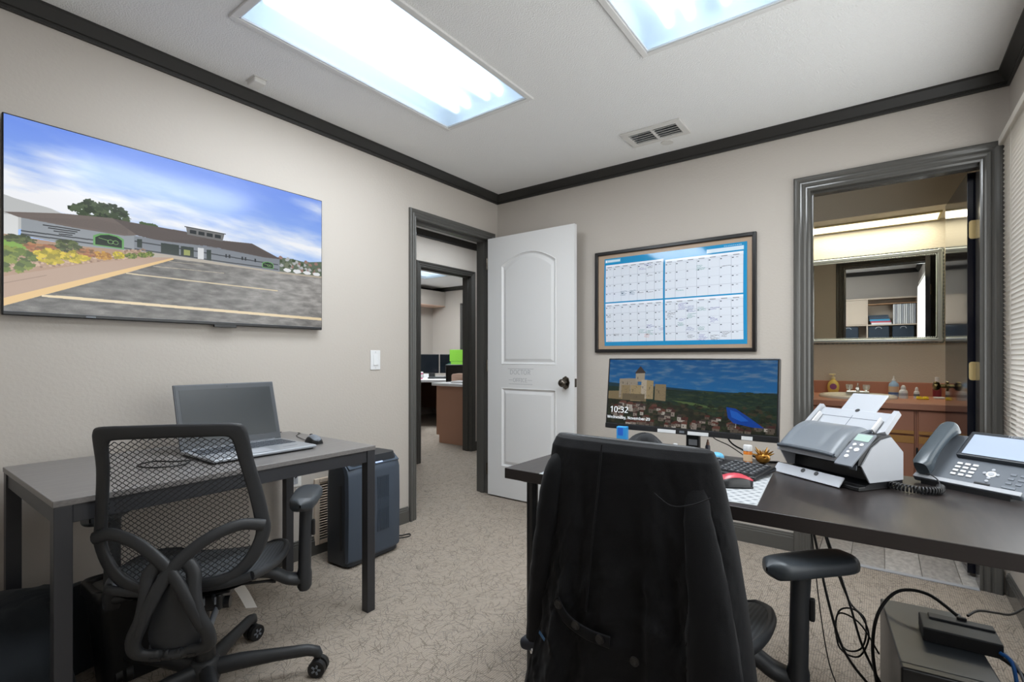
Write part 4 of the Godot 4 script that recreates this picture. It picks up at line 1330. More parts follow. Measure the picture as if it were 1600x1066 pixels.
func monitor() -> void:
	var o := thing("monitor", "wide black monitor on the right desk showing a castle above a village", "monitor", Vector3(1.937, 0.73, 1.31))
	var hd := Node3D.new()
	hd.name = "panel"
	o.add_child(hd)
	hd.position = Vector3(0, 0.222, 0)
	hd.rotation_degrees.x = -7
	put(hd, "housing", mb().box(Vector3(0, 0, -0.014), Vector3(0.64, 0.29, 0.024), 0.004), M.satin_black)
	put(hd, "rear_cover", mb().box(Vector3(0, -0.01, -0.035), Vector3(0.4, 0.18, 0.03), 0.012, 2), M.satin_black)
	var sm := mat("monitor_screen", Color(0.015, 0.015, 0.015), 0.25)
	sm.emission_enabled = true
	sm.emission = Color.WHITE
	sm.emission_operator = BaseMaterial3D.EMISSION_OP_MULTIPLY
	sm.emission_texture = picture(monitor_picture())
	sm.emission_energy_multiplier = 0.8
	put(hd, "screen", mb().quad(Vector3(-0.313, -0.122, -0.0012), Vector3(0.313, -0.122, -0.0012), Vector3(0.313, 0.138, -0.0012), Vector3(-0.313, 0.138, -0.0012)), sm)
	put(hd, "chin", mb().box(Vector3(0, -0.134, -0.0005), Vector3(0.638, 0.020, 0.003), 0.001), M.black)
	var tx := glow("screen_text", Color(0.9, 0.93, 0.96), 0.55)
	text(hd, "clock", "10:32", 0.033, Vector3(-0.262, -0.067, -0.0006), Basis(), tx, 0.0004)
	text(hd, "date", "Wednesday, November 29", 0.0155, Vector3(-0.221, -0.098, -0.0006), Basis(), tx, 0.0004)
	for q in [[-0.062, 0.07], [0.055, 0.075], [0.222, 0.036]]:
		put(hd, "sticker", mb().box(Vector3(q[0], -0.137, 0.0014), Vector3(q[1], 0.013, 0.0006)), M.white_plastic)
	put(hd, "logo", mb().box(Vector3(-0.004, -0.135, 0.0014), Vector3(0.018, 0.008, 0.0006)), M.mid_grey)
	put(o, "stand_neck", mb().at(0.02, 0.0, -0.045).box(Vector3(0, 0.11, 0), Vector3(0.05, 0.215, 0.022), 0.004), M.black)
	put(o, "stand_base", mb().box(Vector3(0.02, 0.005, -0.012), Vector3(0.2, 0.01, 0.11), 0.003), M.black)
	put(o, "label_tag", mb().at(0.022, 0.045, -0.0325).box(Vector3.ZERO, Vector3(0.032, 0.022, 0.001)), M.light_grey)
	solo("monitor_cable", mb().tube(curve([Vector3(2.06, 0.85, 1.25), Vector3(2.09, 0.79, 1.268), Vector3(2.14, 0.765, 1.285), Vector3(2.20, 0.735, 1.275), Vector3(2.25, 0.734, 1.262)], 6), 0.0032, 6), M.cable, "thick black cable sagging from the monitor to the desk", "cable")
	solo("monitor_cable", mb().tube(curve([Vector3(2.0, 0.85, 1.25), Vector3(2.03, 0.80, 1.268), Vector3(2.09, 0.775, 1.275), Vector3(2.15, 0.734, 1.262)], 6), 0.0018, 6), M.cable, "thin black cable sagging below the monitor's right half", "cable")

func keyboard() -> void:
	var o := thing("keyboard", "black full-size computer keyboard on the desk mat", "keyboard", Vector3(2.042, 0.733, 1.485), -14)
	put(o, "case", mb().at(0, 0.011, 0, 0, 4).box(Vector3.ZERO, Vector3(0.44, 0.014, 0.148), 0.006, 2), M.satin_black)
	var key := mb().box(Vector3.ZERO, Vector3(0.0158, 0.007, 0.0155), 0.002).mesh()
	var km := mat("key_cap", hexc(54, 56, 60), 0.45)
	var lg := mat("key_legend", hexc(150, 152, 154), 0.6)
	var leg := mb().box(Vector3(-0.002, 0.0037, -0.002), Vector3(0.005, 0.0004, 0.005)).mesh()
	for r in 6:
		for c in 21:
			if c == 14 or c == 18 and r > 9 or (r == 5 and c > 4 and c < 9):
				continue
			var z := -0.054 + r * 0.0205 + (0.004 if r > 0 else 0.0)
			var k := put(o, "key", key, km)
			k.position = Vector3(-0.203 + c * 0.0199 + (0.004 if c > 14 else 0.0), 0.0195 - z * 0.07, z)
			var l := put(k, "legend", leg, lg)
			l.position = Vector3.ZERO
	put(o, "space_bar", mb().box(Vector3(-0.083, 0.0165, 0.0525), Vector3(0.092, 0.007, 0.0155), 0.002), km)

func scanner() -> void:
	var o := thing("document_scanner", "grey desktop document scanner with its paper chute raised", "scanner", Vector3(2.427, 0.73, 1.405), -35)
	var wd := 0.135
	# side profile (z forward, y up)
	var prof := v2([[0.06, 0.008], [0.058, 0.014], [0.022, 0.022], [0.018, 0.052], [0.05, 0.068], [0.088, 0.072], [0.084, 0.09], [0.045, 0.125], [0.005, 0.146], [-0.035, 0.150], [-0.086, 0.10], [-0.086, 0.008]])
	var b := mb()
	b.t = Transform3D(Basis(Vector3(0, 0, -1), Vector3(0, 1, 0), Vector3(1, 0, 0)), Vector3.ZERO)
	var pr2 := PackedVector2Array()
	for p in prof:
		pr2.append(Vector2(-p.x, p.y))
	b.prism(pr2, -wd + 0.004, wd - 0.004)
	put(o, "body", b, M.satin_black)
	for s in [-1.0, 1.0]:
		var sp := mb()
		sp.t = Transform3D(Basis(Vector3(0, 0, -1), Vector3(0, 1, 0), Vector3(1, 0, 0)), Vector3.ZERO)
		var pp := v2([[-0.048, 0.022], [-0.079, 0.070], [-0.040, 0.118], [-0.002, 0.138], [0.036, 0.144], [0.083, 0.10], [0.083, 0.022]])
		sp.prism(pp, s * (wd - 0.004), s * wd)
		put(o, "side_panel", sp, M.light_grey)
	# domed front cover over the left four fifths
	var rows := []
	for i in 13:
		var s := i / 12.0
		var z := 0.100 - 0.122 * s
		var y := 0.092 + 0.072 * sin(s * PI * 0.5)
		var row := []
		for j in 25:
			var u := j / 24.0
			var x := -0.134 + 0.210 * u
			var e := pow(absf(u * 2.0 - 1.0), 14.0)
			var rid := 0.0
			for rx in [0.2, 0.74]:
				rid += 0.003 * exp(-pow((u - rx + s * 0.03) / 0.045, 2.0)) * clampf(sin(s * PI) * 2.0 - 0.4, 0, 1)
			row.append(Vector3(x, y - 0.012 * e - rid, z - 0.012 * e))
		rows.append(row)
	put(o, "front_cover", mb().grid(rows), mat("scanner_cover", hexc(106, 112, 119), 0.36))
	put(o, "cover_lip", mb().tube([rows[0][1], rows[0][6], rows[0][12], rows[0][18], rows[0][23]], 0.006, 8), M.slate)
	put(o, "cover_edge", mb().tube([rows[1][24], rows[3][24], rows[6][24], rows[9][24], rows[12][24]], 0.006, 8), M.slate)
	put(o, "exit_strip", mb().at(-0.03, 0.078, 0.091, 0, -8).box(Vector3.ZERO, Vector3(0.205, 0.013, 0.004), 0.001), M.light_grey)
	put(o, "front_foot", mb().box(Vector3(0, 0.006, 0.02), Vector3(0.262, 0.012, 0.13), 0.003), M.black)
	var tray := Node3D.new()
	tray.name = "exit_tray"
	o.add_child(tray)
	tray.position = Vector3(-0.024, 0.0155, 0.094)
	tray.rotation_degrees.x = 50
	put(tray, "plate", mb().box(Vector3.ZERO, Vector3(0.226, 0.004, 0.034), 0.001), M.light_grey)
	for x in [-0.015, 0.03]:
		put(tray, "finger_notch", mb().at(x, 0.0025, -0.008).lathe([[0.0, 0.0005], [0.007, 0.0005], [0.007, 0.0]], 14), M.black)
	# control panel on the right
	var cp := Node3D.new()
	cp.name = "control_panel"
	o.add_child(cp)
	cp.position = Vector3(0.106, 0.113, 0.062)
	cp.rotation_degrees.x = 40
	put(cp, "plate", mb().box(Vector3(0, 0, 0.004), Vector3(0.052, 0.006, 0.125), 0.002), mat("panel_grey", hexc(104, 109, 117), 0.45))
	put(cp, "display", mb().box(Vector3(0, 0.0035, -0.04), Vector3(0.042, 0.002, 0.026)), mat("lcd", hexc(158, 180, 172), 0.3))
	for q in [[-0.009, -0.012, 0.005], [0.010, -0.014, 0.005], [-0.011, 0.004, 0.004], [0.007, 0.006, 0.007], [-0.011, 0.018, 0.004], [-0.006, 0.034, 0.006]]:
		put(cp, "button", mb().at(q[0], 0.003, q[1]).lathe([[q[2], 0.0], [q[2], 0.002], [0.0, 0.0028]], 14), M.white_plastic)
	put(o, "port_plate", mb().at(0.118, 0.066, 0.089, 0, -10).box(Vector3.ZERO, Vector3(0.02, 0.014, 0.003)), M.slate)
	# paper chute and extension
	var ch := Node3D.new()
	ch.name = "paper_chute"
	o.add_child(ch)
	ch.position = Vector3(-0.012, 0.142, -0.035)
	ch.rotation_degrees.x = -48
	put(ch, "plate", mb().box(Vector3(0, 0.045, 0), Vector3(0.235, 0.09, 0.006), 0.003), mat("chute", hexc(170, 174, 181), 0.4))
	for s in [-1.0, 1.0]:
		put(ch, "wing", mb().prism(v2([[s * 0.112, 0.0], [s * 0.130, 0.01], [s * 0.126, 0.094], [s * 0.112, 0.094]]), -0.004, 0.012), M.light_grey)
		put(ch, "guide", mb().box(Vector3(s * 0.098, 0.03, 0.012), Vector3(0.006, 0.05, 0.016), 0.002), M.white_plastic)
		put(ch, "slot_line", mb().box(Vector3(s * 0.048, 0.012, 0.0035), Vector3(0.08, 0.0035, 0.001)), M.black)
	put(ch, "rule", mb().box(Vector3(0, 0.055, 0.0035), Vector3(0.2, 0.0014, 0.0006)), M.mid_grey)
	put(ch, "centre_mark", mb().box(Vector3(0, 0.04, 0.0035), Vector3(0.0012, 0.05, 0.0006)), M.mid_grey)
	put(ch, "extension", mb().box(Vector3(0, 0.118, -0.002), Vector3(0.112, 0.095, 0.004), 0.002), M.chute)
	put(ch, "finger_hole", mb().at(0.002, 0.088, 0.002, 0, 90).lathe([[0.0, 0.0012], [0.007, 0.0012], [0.007, 0.0]], 14), M.black)

func phone() -> void:
	var o := thing("desk_phone", "dark grey desk phone with a large blank screen at the right end of the desk", "phone", Vector3(2.765, 0.73, 1.292), -31)
	var rot := 34.0
	# stand and tilted body; local +z is towards the user
	var side := v2([[-0.10, 0.0], [-0.10, 0.012], [0.055, 0.118], [0.075, 0.11], [0.04, 0.05], [0.06, 0.0]])
	var st := mb()
	st.t = Transform3D(Basis(Vector3(0, 0, -1), Vector3(0, 1, 0), Vector3(1, 0, 0)), Vector3.ZERO)
	st.prism(side, -0.10, 0.10)
	put(o, "stand", st, M.black)
	var pn := Node3D.new()
	pn.name = "face"
	o.add_child(pn)
	pn.position = Vector3(0, 0.018, 0.098)
	pn.rotation_degrees.x = -(90.0 - 36.0)
	# in the face's own plane: x right, y up the slope, z out
	put(pn, "shell", mb().box(Vector3(0, 0.098, -0.008), Vector3(0.246, 0.2, 0.02), 0.006, 2), mat("phone_grey", hexc(92, 98, 106), 0.42))
	put(pn, "front_lip", mb().box(Vector3(0, 0.004, 0.0025), Vector3(0.24, 0.014, 0.003), 0.001), M.light_grey)
	put(pn, "screen_bezel", mb().box(Vector3(0.036, 0.152, 0.008), Vector3(0.176, 0.105, 0.016), 0.004), mat("phone_bezel", hexc(40, 44, 50), 0.3))
	put(pn, "screen", mb().box(Vector3(0.038, 0.149, 0.0164), Vector3(0.156, 0.083, 0.001)), mat("phone_lcd", hexc(160, 172, 190), 0.2))
	text(pn, "maker_name", "Yealink", 0.011, Vector3(0.05, 0.1975, 0.0166), Basis(), M.light_grey, 0.0004)
	var key := mb().box(Vector3.ZERO, Vector3(0.0125, 0.008, 0.003), 0.001).mesh()
	for r in 4:
		for cc in 3:
			var k := put(pn, "key", key, M.white_plastic)
			k.position = Vector3(-0.035 + cc * 0.018, 0.034 + r * 0.0145, 0.004)
	for q in [[0.042, 0.056, 0.0065], [0.042, 0.072, 0.004], [0.042, 0.040, 0.004], [0.028, 0.056, 0.004], [0.056, 0.056, 0.004], [0.042, 0.028, 0.004]]:
		put(pn, "nav_button", mb().at(q[0], q[1], 0.002, 0, 90).lathe([[q[2], 0.0], [q[2], 0.003], [0.0, 0.0036]], 12), M.light_grey)
	put(pn, "nav_ring", mb().at(0.042, 0.056, 0.002, 0, 90).lathe([[0.011, 0.0], [0.011, 0.0015], [0.0, 0.0015]], 16), M.white_plastic)
	put(pn, "volume_bar", mb().box(Vector3(0.036, 0.016, 0.003), Vector3(0.034, 0.006, 0.003), 0.002), M.black)
	for r in 3:
		for cc in 2:
			put(pn, "side_button", mb().box(Vector3(0.085 + cc * 0.02, 0.034 + r * 0.016, 0.003), Vector3(0.012, 0.007, 0.003), 0.001), M.mid_grey)
	put(pn, "speaker_button", mb().box(Vector3(0.09, 0.018, 0.003), Vector3(0.028, 0.007, 0.003), 0.001), M.mid_grey)
	# handset lying in its cradle on the left
	var rows := []
	for i in 17:
		var s := i / 16.0
		var y := 0.008 + 0.19 * s
		var lift := 0.02 + 0.028 * sin(s * PI) + 0.006 * cos(s * TAU)
		var th := 0.013 + 0.011 * pow(absf(s * 2.0 - 1.0), 3.0)
		var hw := 0.0255 - 0.004 * sin(s * PI) - (0.008 if i == 0 or i == 16 else 0.0)
		var row := []
		for k in 20:
			var an := TAU * k / 20.0
			var cx := signf(cos(an)) * pow(absf(cos(an)), 0.6)
			var sz := signf(sin(an)) * pow(absf(sin(an)), 0.6)
			row.append(Vector3(-0.094 + cx * hw, y, lift + sz * th))
		rows.append(row)
	var hs := mb().grid(rows, true)
	hs.fan(rows[0], Vector3.DOWN)
	hs.fan(rows[16], Vector3.UP)
	put(pn, "handset", hs, mat("handset", hexc(66, 75, 82), 0.26))
	put(pn, "maker_mark", mb().box(Vector3(-0.094, 0.18, 0.047), Vector3(0.018, 0.006, 0.0006)), M.light_grey)
	# coiled cord
	var path := curve([Vector3(2.50, 0.744, 1.335), Vector3(2.515, 0.742, 1.40), Vector3(2.555, 0.742, 1.455), Vector3(2.61, 0.742, 1.48), Vector3(2.655, 0.742, 1.46), Vector3(2.665, 0.744, 1.425)], 8)
	var helix := []
	var total := 37 * 12
	for i in total:
		var s := float(i) / total * (path.size() - 1)
		var a: Vector3 = path[int(s)]
		var bq: Vector3 = path[mini(int(s) + 1, path.size() - 1)]
		var p := a.lerp(bq, s - int(s))
		var d := (bq - a).normalized()
		var side2 := d.cross(Vector3.UP).normalized()
		var an := i * TAU / 12.0
		helix.append(p + side2 * cos(an) * 0.0085 + Vector3.UP * sin(an) * 0.0085)
	var cord := thing("phone_cord", "black coiled phone cord lying on the desk before the handset", "cord", Vector3.ZERO)
	put(cord, "coil", mb().tube(helix, 0.0026, 6), M.satin_black)
	put(cord, "straight_end", mb().tube(curve([Vector3(2.665, 0.744, 1.425), Vector3(2.66, 0.76, 1.40), Vector3(2.645, 0.768, 1.372), Vector3(2.638, 0.765, 1.36)], 5), 0.0018, 6), M.satin_black)

func tower() -> void:
	var o := thing("computer_tower", "grey and black computer tower on the carpet under the right desk", "computer", Vector3(2.645, 0, 1.505), 6)
	put(o, "case", mb().box(Vector3(0, 0.19, -0.01), Vector3(0.186, 0.352, 0.37), 0.005), mat("case_grey", hexc(62, 66, 69), 0.35))
	put(o, "front_bezel", mb().box(Vector3(0, 0.186, 0.185), Vector3(0.188, 0.36, 0.03), 0.006, 2), M.satin_black)
	put(o, "drive_door", mb().box(Vector3(0, 0.315, 0.2015), Vector3(0.15, 0.042, 0.003), 0.001), M.slate)
	for x in [-0.07, 0.07]:
		put(o, "foot", mb().box(Vector3(x, 0.007, 0), Vector3(0.02, 0.014, 0.3), 0.003), M.black)
	var dk := thing("network_box", "flat black device lying on top of the computer tower", "device", Vector3(2.695, 0.366, 1.49), 3)
	put(dk, "body", mb().box(Vector3(0, 0.018, 0), Vector3(0.152, 0.036, 0.095), 0.003), mat("device_black", hexc(46, 49, 51), 0.5))
	put(dk, "front_face", mb().box(Vector3(0, 0.018, 0.0475), Vector3(0.15, 0.03, 0.002)), M.black)
	put(dk, "port", mb().box(Vector3(-0.035, 0.019, 0.0487), Vector3(0.012, 0.005, 0.001)), M.black)
	put(dk, "lid_step", mb().box(Vector3(0.008, 0.038, -0.03), Vector3(0.13, 0.006, 0.03), 0.002), M.device_black)
	put(dk, "clip", mb().box(Vector3(0.012, 0.044, -0.04), Vector3(0.02, 0.008, 0.01), 0.002), M.black)
	# cables
	var cab := [
		["black cable arching over the corner of the computer tower", 0.0045, [Vector3(2.70, 0.40, 1.41), Vector3(2.64, 0.43, 1.38), Vector3(2.575, 0.42, 1.38), Vector3(2.53, 0.36, 1.41), Vector3(2.515, 0.28, 1.45), Vector3(2.525, 0.2, 1.5), Vector3(2.54, 0.15, 1.53)]],
		["thick black cable hanging from the desk to the tower, leftmost of the bundle", 0.004, [Vector3(2.31, 0.692, 1.25), Vector3(2.33, 0.6, 1.24), Vector3(2.36, 0.47, 1.26), Vector3(2.395, 0.33, 1.32), Vector3(2.44, 0.22, 1.40), Vector3(2.50, 0.17, 1.46), Vector3(2.535, 0.165, 1.48)]],
		["black cable hanging from the desk to the tower, right of the bundle", 0.0035, [Vector3(2.33, 0.692, 1.25), Vector3(2.36, 0.58, 1.23), Vector3(2.41, 0.44, 1.26), Vector3(2.455, 0.33, 1.33), Vector3(2.49, 0.24, 1.40), Vector3(2.535, 0.18, 1.47)]],
		["thin black cable drooping to the carpet before the tower", 0.0018, [Vector3(2.32, 0.692, 1.27), Vector3(2.35, 0.48, 1.27), Vector3(2.375, 0.3, 1.33), Vector3(2.41, 0.16, 1.42), Vector3(2.46, 0.1, 1.5), Vector3(2.50, 0.03, 1.58), Vector3(2.53, 0.004, 1.62)]],
		["black cable looped in rings between desk and tower", 0.0026, [Vector3(2.34, 0.692, 1.26), Vector3(2.39, 0.48, 1.25), Vector3(2.45, 0.33, 1.3), Vector3(2.495, 0.29, 1.33), Vector3(2.49, 0.22, 1.36), Vector3(2.45, 0.2, 1.37), Vector3(2.42, 0.24, 1.36), Vector3(2.43, 0.3, 1.33), Vector3(2.475, 0.31, 1.33), Vector3(2.505, 0.26, 1.36), Vector3(2.48, 0.2, 1.39), Vector3(2.43, 0.21, 1.38), Vector3(2.425, 0.29, 1.34), Vector3(2.48, 0.29, 1.36), Vector3(2.53, 0.24, 1.42)]],
		["black cable from the flat device to the right wall", 0.0032, [Vector3(2.72, 0.41, 1.42), Vector3(2.75, 0.40, 1.34), Vector3(2.80, 0.36, 1.22), Vector3(2.85, 0.33, 1.12), Vector3(2.91, 0.34, 1.02), Vector3(2.99, 0.36, 0.92)]],
		["black cable behind the computer tower along the right wall", 0.005, [Vector3(2.76, 0.34, 1.44), Vector3(2.82, 0.30, 1.44), Vector3(2.88, 0.2, 1.48), Vector3(2.93, 0.08, 1.55), Vector3(2.95, 0.008, 1.68)]],
	]
	for q in cab:
		solo("cable", mb().tube(curve(q[2], 7), q[1], 7), M.cable, q[0], "cable", Vector3.ZERO, 0.0, "black cables under the right desk")
	solo("network_cable", mb().tube(curve([Vector3(2.765, 0.385, 1.54), Vector3(2.785, 0.37, 1.56), Vector3(2.79, 0.28, 1.585), Vector3(2.785, 0.16, 1.6), Vector3(2.79, 0.06, 1.6), Vector3(2.81, 0.006, 1.62)], 7), 0.0042, 8), M.blue_cable, "blue network cable hanging from the flat device", "cable")
	solo("network_cable", mb().tube(curve([Vector3(2.768, 0.382, 1.51), Vector3(2.80, 0.35, 1.54), Vector3(2.815, 0.25, 1.58), Vector3(2.82, 0.12, 1.61), Vector3(2.84, 0.006, 1.63)], 7), 0.003, 8), M.light_grey, "pale grey cable hanging beside the blue network cable", "cable")

# black coat hung over the back of the right-hand chair
func coat() -> void:
	var o := thing("coat", "long black coat hanging over the back of the near office chair", "coat", Vector3(2.093, 0.14, 2.2))
	var cm := mat("coat_cloth", hexc(8, 9, 13), 0.78, 0.0, 0.35)
	cm.rim_enabled = true
	cm.rim = 0.2
	cm.rim_tint = 0.3
	bump(cm, noise_tex(0.25, 33, 256, 2), 0.05, 9.0, false)
	# key sections: height, left x, right x, front z, back z (world values less the origin)
	var ks := [
		[0.916, -0.172, 0.168, -0.034, 0.004], [0.912, -0.181, 0.178, -0.040, 0.014], [0.893, -0.188, 0.188, -0.044, 0.026], [0.84, -0.194, 0.202, -0.048, 0.034],
		[0.74, -0.196, 0.222, -0.062, 0.046], [0.62, -0.204, 0.240, -0.075, 0.056], [0.50, -0.214, 0.256, -0.075, 0.072], [0.36, -0.238, 0.272, -0.06, 0.085], [0.24, -0.258, 0.284, -0.05, 0.095], [0.14, -0.268, 0.29, -0.045, 0.10]]
	var f := FastNoiseLite.new()
	f.seed = 77
	f.frequency = 1.0
	var rows := []
	var n := 180
	for i in 97:
		var g := i / 96.0 * (ks.size() - 1)
		var k0 := mini(int(g), ks.size() - 2)
		var fr := g - k0
		var q := []
		for c in 5:
			q.append(lerpf(ks[k0][c], ks[k0 + 1][c], fr))
		var y: float = q[0]
		var amp := clampf((0.92 - y) / 0.6, 0, 1)
		var row := []
		for k in n:
			var an := TAU * k / n
			var cx := signf(cos(an)) * pow(absf(cos(an)), 0.55)
			var sz := signf(sin(an)) * pow(absf(sin(an)), 0.8)
			var x := lerpf(q[1], q[2], cx * 0.5 + 0.5)
			var z: float = lerpf(q[3], q[4], sz * 0.5 + 0.5)
			if sz > 0.0:
				var u: float = (x - q[1]) / (q[2] - q[1])
				var w := sz
				# deep fold left of the right lobe, softer ones across the back
				z += w * amp * (0.020 * exp(-pow((u - 0.66) / 0.06, 2.0)) - 0.030 * exp(-pow((u - 0.55) / 0.05, 2.0)) + 0.014 * exp(-pow((u - 0.86) / 0.07, 2.0)))
				z += w * amp * (0.016 * absf(sin(u * 8.5 + 0.6 * sin(y * 4.0))) + 0.008 * absf(sin(u * 19.0 - y * 2.5)) - 0.012 + 0.014 * exp(-pow((u - 0.18) / 0.05, 2.0)) - 0.014 * exp(-pow((u - 0.27) / 0.04, 2.0)))
				z += w * minf(amp * 2.0, 1.0) * (0.012 * f.get_noise_2d(u * 9.0, y * 7.0) + 0.012 * clampf(1.0 - 5.0 * absf(f.get_noise_2d(u * 6.0 + y * 2.5, y * 3.2 + 7.0)), 0, 1) * amp + 0.004 * clampf(1.0 - 4.0 * absf(f.get_noise_2d(u * 11.0 - y * 4.0, y * 8.0 + 30.0)), 0, 1))
			row.append(Vector3(x, y - 0.14, z))
		rows.append(row)
	var b := mb().grid(rows, true)
	b.fan(rows[0], Vector3.UP)
	put(o, "body", b, cm)
	# sleeves
	put(o, "sleeve", mb().tube(curve([Vector3(-0.160, 0.735, 0.004), Vector3(-0.172, 0.64, 0.016), Vector3(-0.184, 0.52, 0.024), Vector3(-0.200, 0.40, 0.022), Vector3(-0.214, 0.275, 0.016)], 6), [0.012, 0.02, 0.026, 0.03, 0.032, 0.033, 0.034, 0.033, 0.035, 0.034, 0.032, 0.034, 0.035, 0.034, 0.033, 0.035, 0.034, 0.032, 0.033, 0.034, 0.033, 0.032, 0.032, 0.032, 0.032], 14, 1.1, Vector3.RIGHT), cm)
	var slv := []
	var path := curve([Vector3(0.14, 0.775, -0.012), Vector3(0.160, 0.66, 0.034), Vector3(0.19, 0.50, 0.065), Vector3(0.212, 0.30, 0.085), Vector3(0.222, 0.06, 0.10)], 7)
	for i in path.size():
		var s := float(i) / (path.size() - 1)
		var r := 0.008 + 0.060 * pow(s, 0.85)
		var row := []
		for k in 20:
			var an := TAU * k / 20.0
			var rr := r * (1.0 + 0.08 * s * sin(an * 3.0 + s * 6.0))
			rr += 0.024 * s * (absf(f.get_noise_2d(k * 0.8 + s * 2.0, s * 4.0)) - 0.3)
			row.append(path[i] + Vector3(cos(an) * rr, 0, sin(an) * rr * 0.5))
		slv.append(row)
	put(o, "sleeve", mb().grid(slv, true), cm)
	# seams, half belt with buttons, cuff strap with a steel button
	put(o, "back_seam", mb().tube(curve([Vector3(-0.04, 0.772, 0.034), Vector3(-0.045, 0.66, 0.047), Vector3(-0.052, 0.54, 0.062), Vector3(-0.06, 0.42, 0.07)], 6), 0.0022, 6), cm)
	put(o, "shoulder_seam", mb().tube(curve([Vector3(0.08, 0.69, 0.047), Vector3(0.12, 0.675, 0.062), Vector3(0.16, 0.685, 0.066), Vector3(0.19, 0.70, 0.055)], 6), 0.0013, 6), cm)
	put(o, "half_belt", mb().tube(curve([Vector3(-0.13, 0.43, 0.075), Vector3(-0.1, 0.40, 0.083), Vector3(-0.05, 0.385, 0.086), Vector3(0.0, 0.38, 0.080)], 6), 0.013, 8, 0.25, Vector3.UP), cm)
	var bt := mat("horn_button", hexc(24, 23, 23), 0.3)
	for p in [[-0.118, 0.425, 0.085], [-0.072, 0.398, 0.092], [-0.018, 0.385, 0.089], [0.06, 0.372, 0.096]]:
		put(o, "button", mb().at(p[0], p[1], p[2], 0, 90).lathe([[0.0, 0.001], [0.006, 0.001], [0.008, 0.003], [0.0095, 0.002], [0.0095, 0.0]], 16), bt)
	put(o, "cuff_strap", mb().at(-0.213, 0.285, 0.018, 0, 0, 8).box(Vector3.ZERO, Vector3(0.070, 0.028, 0.074), 0.012, 2), mat("cuff_cloth", hexc(30, 34, 44), 0.7))
	put(o, "cuff_button", mb().at(-0.206, 0.277, 0.0545, 0, 90).lathe([[0.0, 0.003], [0.006, 0.0028], [0.008, 0.0]], 14), M.chrome, "steel snap button")
	put(o, "cuff_label", mb().at(-0.168, 0.335, 0.074, -20, 0, -25).box(Vector3.ZERO, Vector3(0.022, 0.008, 0.001)), mat("label_blue", hexc(60, 100, 140), 0.7))
